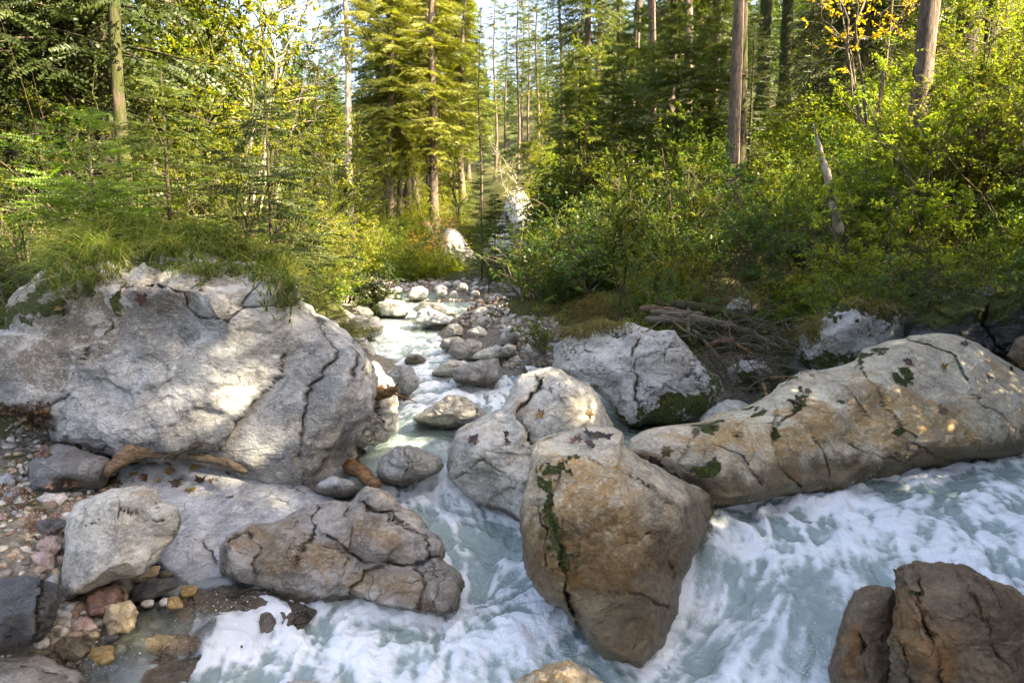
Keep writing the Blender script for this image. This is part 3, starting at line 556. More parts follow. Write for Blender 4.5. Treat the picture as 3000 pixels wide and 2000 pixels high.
# --- rocks in the creek
CR = [
 ('grey brown wedge boulder splitting the current just above the white chute', [(1101,1386),(1115,1338),(1158,1305),(1206,1303),(1254,1319),(1297,1338),(1302,1367),(1282,1386),(1230,1407),(1187,1421),(1139,1418),(1110,1407)], 'creek', .42, .45, 23, .25),
 ('wide low boulder with a dark wet waterline in the middle of the creek', [(1204,1228),(1254,1195),(1306,1156),(1340,1152),(1373,1168),(1407,1195),(1423,1218),(1416,1240),(1378,1252),(1306,1256),(1258,1246)], 'creek', .6, .55, 24, .2),
 ('grey boulder beside the root snag at the left margin of the creek', [(1134,1094),(1150,1078),(1177,1066),(1211,1080),(1225,1113),(1225,1137),(1196,1163),(1158,1160),(1125,1130)], 'limestone', .68, .4, 25, .12),
 ('small dark dome stone ringed by riffles upstream', [(1180,1060),(1192,1040),(1225,1035),(1254,1056),(1240,1065),(1190,1068)], 'creek', .78, .3, 26, .3),
 ('angular block with a flat lit top and dark wet sides in midstream', [(1323,1080),(1359,1068),(1400,1055),(1464,1042),(1471,1078),(1476,1099),(1445,1132),(1426,1137),(1368,1125),(1326,1118)], 'creek', .7, .5, 27, .3),
 ('low pale rock sloping into the creek left of the angular block', [(1255,1096),(1285,1075),(1311,1054),(1350,1054),(1380,1066),(1370,1090),(1330,1105),(1285,1102)], 'pale', .75, .4, 28, .08),
 ('rounded pale boulder above the angular midstream block', [(1311,1032),(1330,1003),(1378,992),(1416,1001),(1421,1032),(1392,1055),(1345,1058)], 'creek', .78, .5, 29, .1),
 ('squat brown-stained boulder left of the rounded pale one upstream', [(1283,1013),(1297,994),(1345,985),(1365,999),(1341,1022),(1297,1027)], 'creek', .88, .4, 30, .15),
 ('flat smooth rock on the right margin of the creek above the cobbles', [(1397,1032),(1454,1011),(1502,1020),(1510,1044),(1450,1056),(1375,1050)], 'pale', .84, .4, 31, .08),
 ('grey blue rounded rock behind the flat smooth one', [(1447,1015),(1460,996),(1490,994),(1510,1012),(1505,1028),(1460,1028)], 'slab', .86, .3, 32, .05),
 ('blocky rock in the pile right of the current', [(1302,975),(1311,951),(1340,946),(1359,963),(1356,986),(1308,990)], 'creek', .98, .4, 33, .08),
 ('leaning slab in the pile right of the current', [(1362,970),(1402,954),(1450,982),(1452,1005),(1395,1003)], 'pale', .92, .4, 34, .05),
 ('pointed pale rock at the top of the pile beside the right bank', [(1420,956),(1440,932),(1464,925),(1481,944),(1480,972),(1443,980)], 'white', .96, .35, 35, .0),
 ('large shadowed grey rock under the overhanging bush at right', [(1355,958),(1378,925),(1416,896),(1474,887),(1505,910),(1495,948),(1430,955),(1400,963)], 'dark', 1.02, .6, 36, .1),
 ('long bluish boulder across the top of the rapids', [(1203,945),(1225,911),(1254,902),(1285,915),(1335,930),(1342,950),(1282,956),(1211,952)], 'slab', 1.03, .5, 37, .1),
 ('long brown humped rock behind the bluish boulder', [(1203,905),(1235,884),(1297,891),(1335,915),(1338,930),(1282,925),(1228,920)], 'creek', 1.1, .5, 38, .2),
 ('broad white sunlit rock on the left of the upper riffle', [(1092,895),(1130,875),(1182,879),(1210,905),(1190,931),(1106,930)], 'white', 1.05, .5, 39, .15),
 ('grey pointed boulder in front of the far cobble bar', [(1190,867),(1206,844),(1235,836),(1256,850),(1254,878),(1201,883)], 'limestone', 1.14, .6, 40, .0),
 ('mossy speckled rock at the left edge of the upper creek', [(1015,935),(1043,922),(1106,925),(1127,956),(1120,981),(1086,992),(1035,985)], 'cracked', .95, .5, 41, .1),
 ('dark rock behind the mossy speckled one on the left bank', [(1010,918),(1040,898),(1080,900),(1098,918),(1085,936),(1020,936)], 'dark', 1.05, .4, 42, .0),
]
for lb, pl, mt, zb, T, sd, wt in CR:
    kw = {}
    if sd == 23: kw = dict(tan=[(1280,1345,30,20,0,.6)], cracks=[([(1180,1320),(1200,1350),(1190,1390)],5,.04,.02)])
    if sd == 24: kw = dict(cracks=[([(1345,1165),(1385,1195),(1390,1240)],4,.04)], moss=[])
    if sd == 41: kw = dict(moss=[(1080,975,30,14,0,.9)])
    rock('creek_boulder', lb, 'boulder', pl, mt, zb=zb, T=T, tilt=.8, seed=sd, facets=18, fsoft=0, amp=.06, res=3.5, wet=wt, group='boulders lying in the creek', **kw)
# --- right bank outcrops
rock('rock_outcrop', 'lit grey rock outcrop under hanging moss at the foot of the right slope', 'rock outcrop', [(2340,1060),(2345,1010),(2360,965),(2410,925),(2500,880),(2590,895),(2660,930),(2670,1000),(2640,1080),(2400,1110)], 'cracked', D=9.6, T=.9, Tb=1.5, seed=50, facets=14, amp=.05, wet=0, moss=[(2470,905,150,26,0,1.2),(2420,1060,120,40,0,.8),(2600,900,60,40,0,1.)], tan=[(2420,960,60,40,0,.3)])
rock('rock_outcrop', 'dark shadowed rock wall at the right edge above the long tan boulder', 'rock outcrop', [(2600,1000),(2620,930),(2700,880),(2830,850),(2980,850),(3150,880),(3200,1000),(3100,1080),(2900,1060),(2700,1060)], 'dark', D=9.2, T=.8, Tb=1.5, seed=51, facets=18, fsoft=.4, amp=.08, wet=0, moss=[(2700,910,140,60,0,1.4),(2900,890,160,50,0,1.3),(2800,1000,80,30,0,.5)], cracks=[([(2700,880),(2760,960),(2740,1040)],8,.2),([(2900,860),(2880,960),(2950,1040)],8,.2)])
rock('rock', 'brown rock in the shade at the very right edge', 'rock', [(2950,1040),(2975,990),(3030,960),(3130,980),(3130,1090),(2990,1080)], 'brown', D=8.2, T=.4, seed=52, wet=0)
rock('rock', 'mossy grey rock poking out of the greenery above the driftwood', 'rock', [(2110,915),(2140,882),(2180,862),(2215,878),(2228,910),(2180,930)], 'cracked', D=11, T=.4, seed=53, wet=0, moss=[(2200,880,30,20,0,1.)])
rock('rock', 'low broken rock buried in the brushwood', 'rock', [(2130,1080),(2170,1055),(2240,1060),(2270,1090),(2230,1130),(2150,1130)], 'cracked', D=9.4, T=.4, seed=54, wet=0, moss=[(2200,1110,50,30,0,1.)])
rock('cliff', 'sunlit pale cliff face showing between the trees beyond the creek bend', 'cliff', [(1370,800),(1400,740),(1460,640),(1490,560),(1530,545),(1560,600),(1600,640),(1680,680),(1740,760),(1740,850),(1500,850)], 'white', D=40, T=3, Tb=5, seed=55, facets=8, fsoft=2, amp=.022, wet=0, tilt=6, cracks=[([(1480,620),(1500,700),(1470,800)],8,.9),([(1560,640),(1580,720)],7,.6)], c=(1560,740))
rock('rock_outcrop', 'small pale outcrop above the far bar beside the orange bush', 'rock outcrop', [(1295,700),(1310,670),(1340,672),(1370,720),(1400,770),(1380,800),(1320,780)], 'white', D=40, T=1.5, seed=56, facets=10, wet=0)
# ---------------------------------------------------------------- water
def water_material():
    t = NT('mountain_water')
    foam = t.attr('foam')
    fine = t.noise(26, 6, .7, .6); grain = t.noise(120, 4, .8); mid = t.noise(7, 6, .65, .8)
    f = t.math('ADD', foam, t.math('MULTIPLY', t.math('SUBTRACT', fine, .5), .5))
    f = t.math('ADD', f, t.math('MULTIPLY', t.math('SUBTRACT', grain, .5), .55))
    f = t.math('ADD', f, t.math('MULTIPLY', t.math('SUBTRACT', mid, .5), .35))
    ff = t.ramp(f, .16, .80)
    deep = t.mix(mid, (.23, .30, .275), (.36, .44, .405))
    c = t.mix(ff, deep, (.84, .86, .85))
    c = t.mix(t.ramp(grain, .55, .75, 0, .25), c, (.10, .14, .13))
    rg = t.ramp(ff, 0, 1, .10, .65)
    bp = t.bump(t.math('ADD', t.math('ADD', t.math('MULTIPLY', mid, 1.2), t.math('MULTIPLY', fine, .35)), t.math('MULTIPLY', grain, .12)), .8, .05)
    s = t.bsdf(c, rg, bp, .5)
    tr = t.n('BsdfTransparent'); tr.inputs[0].default_value = (.80, .86, .82, 1)
    gl = t.n('BsdfGlossy'); gl.inputs['Roughness'].default_value = .08; t.put(gl.inputs['Normal'], bp)
    fr = t.n('Fresnel'); fr.inputs['IOR'].default_value = 1.33; t.put(fr.inputs['Normal'], bp)
    m1 = t.n('MixShader'); t.put(m1.inputs[0], fr.outputs[0]); t.put(m1.inputs[1], tr.outputs[0]); t.put(m1.inputs[2], gl.outputs[0])
    oo = t.attr('opac')
    op = t.math('MULTIPLY_ADD', t.math('MULTIPLY', t.math('SUBTRACT', 1., oo), t.ramp(f, .3, 1.1)), .6, oo)
    mx = t.n('MixShader'); t.put(mx.inputs[0], op); t.put(mx.inputs[1], m1.outputs[0]); t.put(mx.inputs[2], s)
    return t.done(mx.outputs[0])
x, y, Q = polar_grid(-52, 52, 1000, 2.6, 36, 620)
W = water_rbf(np.c_[x, y])
wz, foam, opac, turb = W[:, 0], np.clip(W[:, 1], 0, 1), np.clip(W[:, 2], 0, 1), np.clip(W[:, 3], 0, 1.5)
# streaks that follow the current: noise averaged along the downhill flow
e = .12
gxr = np.linspace(-22, 22, 280); gyr = np.linspace(1, 38, 240)
GX, GY = np.meshgrid(gxr, gyr); Zc = water_rbf(np.c_[GX.ravel(), GY.ravel()])[:, 0].reshape(GX.shape)
for _ in range(6): Zc = (Zc + np.roll(Zc, 1, 0) + np.roll(Zc, -1, 0) + np.roll(Zc, 1, 1) + np.roll(Zc, -1, 1)) / 5
dY, dX = np.gradient(Zc, gyr[1] - gyr[0], gxr[1] - gxr[0])
L = np.hypot(dX, dY) + 1e-4; FX, FY = -dX / L, -dY / L
def flow(px_, py_):
    i = np.clip(((py_ - gyr[0]) / (gyr[1] - gyr[0])), 0, 238.9); j = np.clip((px_ - gxr[0]) / (gxr[1] - gxr[0]), 0, 278.9)
    i0 = i.astype(int); j0 = j.astype(int); fi = i - i0; fj = j - j0
    def s(A): return (A[i0, j0] * (1 - fi) * (1 - fj) + A[i0 + 1, j0] * fi * (1 - fj) + A[i0, j0 + 1] * (1 - fi) * fj + A[i0 + 1, j0 + 1] * fi * fj)
    return s(FX), s(FY)
cx_, cy_ = x.copy(), y.copy(); st1 = np.zeros(len(x)); st2 = np.zeros(len(x))
for k in range(7):
    P = np.stack([cx_, cy_, np.zeros_like(cx_)], 1)
    st1 += pn(P * 15, 1) ; st2 += pn(P * 4.2, 4)
    fx, fy = flow(cx_, cy_); cx_ = cx_ - fx * .045; cy_ = cy_ - fy * .045
st1 /= 7; st2 /= 7
P0 = np.stack([x, y, np.zeros_like(x)], 1)
warp = np.stack([fbm(P0 * 1.4, 3, 11), fbm(P0 * 1.4, 3, 15), np.zeros_like(x)], 1)
bil = ridged(P0 * 1.7 + warp * .9, 3, 21)          # billows
str1 = ridged(np.stack([x, y, st2 * .6], 1) * 2.6 + warp * 1.6, 2, 61); str2 = ridged(P0 * 6.5 + warp * 2.5, 3, 71)
sm = fbm(P0 * 5 + warp, 3, 31)
dist_ = np.hypot(x, y)
hgt = turb * (.046 * bil + .006 * str1 + .006 * str2 + .035 * st2 * 2.2 + .022 * st1 * 2 + .016 * sm + .008 * fbm(P0 * 17 + warp, 2, 41))
V = np.stack([x, y, wz + hgt], 1)
pat = turb * (.26 * (bil - .2) + .34 * (str1 - .15) + .20 * (str2 - .2) + 1.0 * st2 + 1.5 * st1 + .25 * sm)
pat -= pat.mean() * turb / turb.mean()
fo = foam * .95 + .22 * (opac - .5) - .19 + pat
gzz = gz(x, y)
# foam gathers where the current breaks on the rocks
cell = .03; gw, gh = 520, 420; prox = np.zeros((gh, gw)); ox, oy = -6., 3.
for ob_ in list(COL.objects):
    if ob_.type == 'MESH' and ob_.name.split('.')[0] in ('boulder', 'rock', 'rock_slab', 'creek_boulder', 'sunlit_rock'):
        n_ = len(ob_.data.vertices); cz = np.empty(n_ * 3, np.float32); ob_.data.vertices.foreach_get('co', cz); cz = cz.reshape(-1, 3) + np.array(ob_.location)
        wl = water_rbf(cz[::2, :2])[:, 0]; m_ = np.abs(cz[::2, 2] - wl) < .06; q_ = cz[::2][m_]
        ii = ((q_[:, 1] - oy) / cell).astype(int); jj = ((q_[:, 0] - ox) / cell).astype(int); k_ = (ii > 0) & (ii < gh - 1) & (jj > 0) & (jj < gw - 1); prox[ii[k_], jj[k_]] = 1
pr = prox.copy()
for k in range(4):
    pr = np.maximum(pr, .8 * np.maximum.reduce([np.roll(pr, 1, 0), np.roll(pr, -1, 0), np.roll(pr, 1, 1), np.roll(pr, -1, 1)]))
ii = np.clip(((y - oy) / cell).astype(int), 0, gh - 1); jj = np.clip(((x - ox) / cell).astype(int), 0, gw - 1)
inn = (y > oy) & (y < oy + gh * cell) & (x > ox) & (x < ox + gw * cell)
px_ = np.where(inn, pr[ii, jj], 0) * np.clip(turb, 0, 1)
V[:, 2] += px_ * .02 * (1 + bil)
fo = fo + px_ * (.6 + .5 * sm * 2) * 1.1
dpt = wz - gzz
shore = np.clip(dpt / .10, 0, 1)
op = np.clip(opac * 1.0, 0, 1) ** 1.2 * (.25 + .75 * shore)
keep = (wz + .12 > gzz)
kq = keep[Q].any(1); Q = Q[kq]
used = np.unique(Q); re = np.full(len(V), -1); re[used] = np.arange(len(used))
wm = mesh_from('water', V[used], re[Q], water_material(), {'foam': fo[used], 'opac': op[used]})
tag(obj('water', wm), None, None, kind='structure')


# spray: drops thrown up where the current breaks
def spray(spots):
    rg = np.random.default_rng(4); P, S = [], []
    for (px_, py_, z_, r_, n_) in spots:
        c_ = on(px_, py_, z_)
        q = rg.normal(size=(n_, 3)) * r_ * np.array([1, 1, .55]); q[:, 2] = np.abs(q[:, 2]) + .01
        P.append(c_ + q); S.append(rg.uniform(.0012, .0036, n_) * (1 + (rg.random(n_) < .06)))
    P = np.concatenate(P); S = np.concatenate(S)
    O = np.array([[1,0,0],[-1,0,0],[0,1,0],[0,-1,0],[0,0,1],[0,0,-1]], float); Fo = np.array([[0,2,4],[2,1,4],[1,3,4],[3,0,4],[2,0,5],[1,2,5],[3,1,5],[0,3,5]])
    V = P[:, None] + O[None] * S[:, None, None]; Fc = Fo[None] + (np.arange(len(P)) * 6)[:, None, None]
    t = NT('water_drops'); m_ = t.done(t.bsdf((.75, .82, .84), .15, None, .6))
    tag(obj('spray', mesh_from('spray', V.reshape(-1, 3), Fc.reshape(-1, 3), m_)), None, None, kind='stuff')
spray([(2420,1960,.05,.16,900),(2150,1480,.5,.14,500),(1500,1720,.05,.16,700),(1350,1800,.05,.12,500),(1290,1790,.05,.08,300),(260,1960,.03,.10,300),(1290,1395,.42,.10,250),(2560,1980,.02,.15,500),(1990,1700,.2,.12,500),(2500,1440,.55,.15,300),(700,1800,.08,.2,300),(2900,1620,.5,.3,400),(1460,1150,.7,.2,200)])
# ---------------------------------------------------------------- pebbles
def blob(cx, cy, rx, ry, rot=0, seed=0, n=14, k=.12):
    rg = np.random.default_rng(seed + 900); th = np.linspace(0, 2 * np.pi, n, endpoint=False)
    r = 1 + rg.uniform(-k, k, n); x_ = rx * r * np.cos(th); y_ = ry * r * np.sin(th)
    c, s = math.cos(math.radians(rot)), math.sin(math.radians(rot))
    return [(cx + a * c - b * s, cy + a * s + b * c) for a, b in zip(x_, y_)]
PB = [
 (307,1756,64,42,-28,'peb_red','oval reddish brown wet stone just below the beige boulder'),
 (348,1808,52,50,-40,'peb_yellow','rounded yellowish white stone beside the reddish oval one'),
 (208,1899,54,40,-8,'peb_brown','mottled brown stone lowest of the pebble bank'),
 (302,1917,42,28,-5,'peb_ochre','amber wet stone half in the foam right of the mottled brown one'),
 (125,1648,42,38,10,'peb_pink','round pinkish brown stone left of the beige boulder'),
 (144,1604,40,32,-10,'peb_pink','pale pink stone touching the beige boulder above the round pinkish one'),
 (243,1834,42,28,12,'peb_pink','angular pale pink stone above the mottled brown one'),
 (188,1832,26,32,10,'peb_white','white stone between the black slaty rock and the angular pink stone'),
 (52,1666,30,32,-60,'peb_ochre','ochre and white stone leaning left of the round pinkish one'),
 (66,1604,38,26,0,'peb_brown','greenish brown stone on the pebble bank near the left edge'),
 (18,1656,24,25,0,'peb_white','white stone cut by the left edge beside the ochre one'),
 (12,1616,20,16,0,'peb_grey','small grey stone at the left edge above the white one'),
 (428,1684,48,15,-24,'peb_tan','thin flat orange tan stone under the right end of the beige boulder'),
 (483,1682,26,14,-12,'peb_brown','small olive stone right of the flat orange one'),
 (553,1730,31,18,-10,'peb_ochre','golden pointed stone in the shallows, farthest right'),
 (512,1768,28,19,-10,'peb_ochre','dark golden stone below the golden pointed one'),
 (434,1767,24,12,-15,'peb_white','small white flat stone in the shallows left of the dark golden one'),
 (482,1764,17,11,-20,'peb_white','tiny white stone touching the dark golden one'),
 (366,1747,12,20,0,'peb_tan','slim upright tan stone between the red oval and the slate'),
 (163,1686,17,26,10,'peb_yellow','cream wedge stone below the round pinkish one'),
 (174,1641,12,16,0,'peb_pink','very small pink stone squeezed beside the beige boulder'),
 (327,1867,24,12,-5,'dark','small black wet stone below the yellowish one'),
 (132,1888,34,15,-18,'peb_tan','flat tan stone under the black slaty rock'),
 (275,1860,18,14,-30,'peb_yellow','little cream stone left of the yellowish white one'),
 (153,1464,50,22,-8,'peb_white','flat cream stone partly covered by dark leaves above the beige boulder'),
 (247,1432,32,15,5,'peb_grey','smooth light grey stone beside the dark grey rock'),
 (26,1461,30,20,0,'peb_grey','light grey stone at the left edge below the leaf heap'),
 (66,1470,34,20,-12,'peb_white','broad whitish stone right of the light grey edge stone'),
 (22,1412,30,26,0,'peb_grey','bluish grey rounded stone at the left edge'),
 (68,1405,20,18,0,'peb_grey','grey stone tucked under the left side of the dark grey rock'),
 (74,1370,16,22,25,'peb_white','white upright stone touching the dark grey rock on its left'),
 (27,1230,27,19,-12,'peb_white','clean white stone lying among the brown leaves at the left edge'),
 (58,1501,26,16,0,'peb_white','oval white stone below the broad whitish one'),
 (8,1520,16,20,0,'peb_pink','pinkish stone cut by the left edge'),
 (112,1512,26,16,-5,'peb_white','irregular white stone between leaf patches'),
 (140,1545,66,24,-14,'dark','dark wet stone wedged behind the beige boulder'),
 (175,1412,18,14,0,'peb_red','small reddish stone at the foot of the dark grey rock'),
 (418,1358,12,7,0,'peb_yellow','tiny cream stone lying before the driftwood root'),
 (540,1333,28,16,0,'peb_grey','pale bluish stone caught behind the twig heap'),
 (120,1885,20,14,20,'peb_grey','small grey stone under the flat tan one'),
]
for k, (a, b, rx, ry, rot, mt, lb) in enumerate(PB):
    zz = .6 if b < 1400 else (.5 if b < 1530 else max(.12, .45 - (b - 1530) / 1000 * 1.05))
    if a > 330 and b > 1680: zz = .14
    rr_ = rx / F * dist_for(b, zz)
    rock('pebble', lb, 'stone', blob(a, b, rx, ry, rot, k), mt, zb=zz, T=min(rx, ry) / F * dist_for(b, zz) * 1.0, tilt=1.5, seed=200 + k, facets=18, fsoft=0, amp=.07, res=3.5, wet=0, group='stones on the left pebble bank', lf=1.5)
# far cobble bar
far = np.random.default_rng(5)
k = 0
for i in range(46):
    a = far.uniform(1075, 1470); 
    b = 868 - far.uniform(0, 44) + (20 if a < 1180 else 0) + (14 if a > 1400 else 0)
    if abs(a - 1225) < 45: continue
    r_ = far.uniform(8, 18)
    zz = 1.22 + (868 - b) * .008
    rock('cobble', 'white cobble on the sunlit bar at the far bend of the creek', 'stone', blob(a, b, r_, r_ * far.uniform(.55, .8), far.uniform(-30, 30), i), 'white', zb=zz, T=.3, seed=300 + i, facets=18, fsoft=0, amp=.09, res=5, wet=0, group='cobbles on the far bar')
for i in range(38):
    a = far.uniform(1400, 1640); b = 905 + far.uniform(0, 125) * (1 if a > 1470 else .4); 
    if 1600 < a and b > 960: continue
    r_ = far.uniform(14, 34)
    rock('cobble', 'pale grey cobble heaped on the right margin of the creek', 'stone', blob(a, b, r_, r_ * far.uniform(.6, .85), far.uniform(-30, 30), i + 70), ['creek', 'white', 'pale'][i % 3], D=float(at(a, b + r_, dist_for(b + r_, .95 + (1030 - b) * .002))[1]), T=.3, seed=360 + i, facets=18, fsoft=0, amp=.09, res=5, wet=0, group='cobbles on the right margin')
for i, (a, b, r_) in enumerate([(1515, 935, 30), (1560, 945, 26), (1540, 900, 24), (1590, 975, 28), (1500, 975, 26), (1570, 1010, 26)]):
    rock('cobble', 'pale grey cobble heaped on the right margin of the creek', 'stone', blob(a, b, r_, r_ * .7, 10 * i, i + 170), ['creek', 'white', 'grey'][i % 3], D=float(at(a, b + r_, dist_for(b + r_, 1.15))[1]) - .4, T=.4, seed=460 + i, facets=18, fsoft=0, amp=.09, res=5, wet=0, group='cobbles on the right margin')

# ---------------------------------------------------------------- ray casting onto what stands so far
bpy.context.view_layer.update()
DG = bpy.context.evaluated_depsgraph_get()
from mathutils import Vector, Matrix
def hit(px, py, names=None):
    d = Vector(ray(px, py)).normalized(); o = Vector((0, 0, H))
    for _ in range(4):
        ok, loc, nor, idx, ob, mt = scene.ray_cast(DG, o, d)
        if not ok: return None
        if ob.name.startswith('water') or (names and not ob.name.startswith(names)):
            o = loc + d * .02; continue
        return np.array(loc), np.array(nor), ob
    return None

# gravel: small stones between the big ones, far too many to count
ico = bpy.data.meshes.new('tmp')
import bmesh
bm = bmesh.new(); bmesh.ops.create_icosphere(bm, subdivisions=2, radius=1)
IV = np.array([v.co[:] for v in bm.verts]); IF = np.array([[v.index for v in f.verts] for f in bm.faces]); bm.free()
def stones(P, S, name, mats, kind='stuff', seed=0):
    rg = np.random.default_rng(seed); n = len(P)
    sc = S[:, None] * rg.uniform(.55, 1.25, (n, 3)) * np.array([1, 1, .65])
    a = rg.uniform(0, 6.28, n); ca, sa = np.cos(a), np.sin(a)
    U = IV[None] * (1 + .22 * pn((IV[None] * 1.6 + rg.uniform(0, 50, (n, 1, 3))).reshape(-1, 3), 3).reshape(n, -1, 1) * 1.6) * sc[:, None]
    X = U[..., 0] * ca[:, None] - U[..., 1] * sa[:, None]; Y = U[..., 0] * sa[:, None] + U[..., 1] * ca[:, None]
    V = np.stack([X, Y, U[..., 2]], -1) + P[:, None]
    Fc = IF[None] + (np.arange(n) * len(IV))[:, None, None]
    me = mesh_from(name, V.reshape(-1, 3), Fc.reshape(-1, 3), None, {'rnd': np.repeat(rg.uniform(0, 1, n), len(IV))})
    me.materials.append(mats); return obj(name, me)
t = NT('gravel')
nd = t.n('ValToRGB'); nd.color_ramp.interpolation = 'CONSTANT'; el = nd.color_ramp.elements
gc = [(.42, .38, .32), (.26, .235, .20), (.34, .25, .17), (.15, .13, .11), (.48, .45, .40), (.22, .15, .10)]
while len(el) < len(gc): el.new(.5)
for i_, c_ in enumerate(gc): el[i_].position = i_ / len(gc); el[i_].color = (*c_, 1)
t.put(nd.inputs[0], t.attr('rnd'))
gn = t.noise(30, 6, .7)
M['gravel'] = t.done(t.bsdf(t.mix(t.ramp(gn, .4, .65, 0, .6), nd.outputs[0], (.09, .075, .06)), .75, t.bump(gn, .7, .01), .4))
rg = np.random.default_rng(8)
P = []; S = []
for i in range(1500):
    a = rg.uniform(-60, 560); b = rg.uniform(1180, 1960)
    if b > 1560 and a > 300 + (b - 1560) * .3: 
        if rg.random() < .75: continue
    h_ = hit(a, b)
    if h_ is None or not h_[2].name.startswith('ground'): continue
    P.append(h_[0]); S.append(rg.choice([.016, .028, .045], p=[.4, .4, .2]) * rg.uniform(.7, 1.4))
for i in range(2600):
    if i % 2: a, b = rg.uniform(1470, 1640), rg.uniform(930, 1075)
    else: a, b = rg.uniform(1060, 1490), rg.uniform(815, 960)
    h_ = hit(a, b)
    if h_ is None or not h_[2].name.startswith('ground'): continue
    P.append(h_[0]); S.append(h_[0][1] * .0035 * rg.uniform(.5, 1.6))
tag(stones(np.array(P), np.array(S), 'gravel', M['gravel']), None, None, kind='stuff')

# ---------------------------------------------------------------- driftwood
def limb(name, label, cat, pts, r, mat, group=None, K=26, sides=9, rough=.15, seed=0, parent=None, world=False, split=False):
    P = np.array(pts, float) if world else np.array([at(*p) for p in pts])
    d = np.r_[0, np.cumsum(np.linalg.norm(np.diff(P, axis=0), axis=1))]; s = np.linspace(0, d[-1], K)
    C = np.stack([np.interp(s, d, P[:, k]) for k in range(3)], 1)
    for _ in range(2): C[1:-1] = (C[:-2] + 2 * C[1:-1] + C[2:]) / 4
    R = np.interp(s, np.linspace(0, d[-1], len(r)), r)
    C = C + .25 * R.mean() * np.stack([pn(np.c_[s * 4, s * 0 + seed, s * 0 + k * 9]) for k in range(3)], 1) * 2
    R[0] *= .6; R[-1] *= .5
    V, Q = tubes(C[None], R[None], sides)
    c = np.repeat(C, sides, 0); dv = V - c
    V = c + dv * (1 + rough * 2 * pn(V * 9 / max(R.mean() * 14, .4), seed)[:, None] + rough * pn(V * 22, seed)[:, None])
    V = np.vstack([V, C[0], C[-1]]); n = len(V)
    e0 = np.array([[n - 2, (k + 1) % sides, k, n - 2] for k in range(sides)]); b0 = (K - 1) * sides
    e1 = np.array([[n - 1, b0 + k, b0 + (k + 1) % sides, n - 1] for k in range(sides)])
    # caps as degenerate-free triangles through a bmesh-free route
    cc = np.array([V[:, 0].mean(), V[:, 1].mean(), V[:, 2].min()])
    tri = np.vstack([e0[:, :3], e1[:, :3]])
    me = bpy.data.meshes.new(name)
    me.vertices.add(n); me.vertices.foreach_set('co', np.ascontiguousarray(V - cc, np.float32).ravel())
    me.loops.add(len(Q) * 4 + len(tri) * 3); me.loops.foreach_set('vertex_index', np.concatenate([Q.ravel(), tri.ravel()]).astype(np.int32))
    me.polygons.add(len(Q) + len(tri)); me.polygons.foreach_set('loop_start', np.concatenate([np.arange(len(Q)) * 4, len(Q) * 4 + np.arange(len(tri)) * 3]).astype(np.int32))
    me.polygons.foreach_set('use_smooth', np.ones(len(Q) + len(tri), bool)); me.update(calc_edges=True); me.materials.append(M[mat])
    o = obj(name, me, parent, cc - (np.array(parent.location) if parent else 0))
    if label: tag(o, label, cat, group)
    return o
limb('log', 'wet orange brown log slanting into the foam from under the huge boulder', 'log', [(985,1335,7.2),(1030,1368,6.9),(1075,1400,6.6),(1105,1425,6.35)], [.06,.075,.07,.06], 'orangewood', seed=1, sides=14, rough=.08)
limb('stick', 'thin black stick lying in the shallows beside the orange log', 'stick', [(1035,1350,7.1),(1060,1360,7.),(1080,1372,6.9)], [.012,.01,.006], 'bark_dark', seed=2)
o = limb('root_snag', 'splintered orange root wood lodged between the huge boulder and the sunlit rock', 'driftwood', [(1080,1162,7.3),(1110,1152,7.2),(1140,1150,7.1),(1165,1142,7.05)], [.06,.07,.055,.03], 'orangewood', seed=3, rough=.35)
for i_, (a, b, c2, r_) in enumerate([((1150,1150,7.1),(1160,1130,7.05),(1168,1122,7.),.018),((1140,1145,7.1),(1138,1130,7.1),(1132,1124,7.1),.016),((1100,1150,7.2),(1105,1130,7.2),(1100,1122,7.2),.014),((1150,1152,7.1),(1185,1162,6.95),(1222,1180,6.8),.012),((1085,1165,7.2),(1120,1166,7.15),(1150,1160,7.1),.02)]):
    limb('stub', None, None, [a, b, c2], [r_, r_ * .8, r_ * .4], 'orangewood', seed=10 + i_, parent=o, K=10, sides=6)
limb('driftwood', 'thick split brown root leaning between the dark grey rock and the bluish slab', 'driftwood', [(312,1392,6.0),(340,1356,6.15),(380,1330,6.25),(420,1324,6.3),(475,1334,6.3)], [.04,.07,.08,.06,.025], 'dead', seed=4, rough=.3, sides=12)
limb('driftwood', 'rotten brown branch lying along the upper edge of the bluish slab', 'driftwood', [(550,1338,6.35),(620,1346,6.3),(680,1360,6.2),(722,1384,6.1)], [.03,.04,.045,.03], 'dead', seed=5, rough=.3)
limb('driftwood', 'splintery grey brown stick rising against the huge boulder', 'driftwood', [(462,1338,6.35),(510,1325,6.3),(550,1312,6.25),(590,1294,6.2)], [.025,.03,.022,.04], 'deadgrey', seed=6, rough=.4)
twigs = [([(480,1332,6.5),(500,1312,6.45),(530,1308,6.4)],.004),([(560,1300,6.5),(640,1312,6.4),(700,1345,6.3)],.004),([(585,1300,6.4),(680,1322,6.3),(790,1310,6.2)],.004),([(545,1330,6.4),(600,1325,6.4),(650,1350,6.3)],.006),([(500,1345,6.4),(540,1322,6.4),(600,1318,6.4)],.006)]
for i_, (p, r_) in enumerate(twigs):
    limb('twig', 'thin dark twig caught at the foot of the huge boulder', 'twig', p, [r_, r_ * .6], 'bark_dark', 'twigs at the foot of the huge boulder', seed=20 + i_, K=14, sides=5)
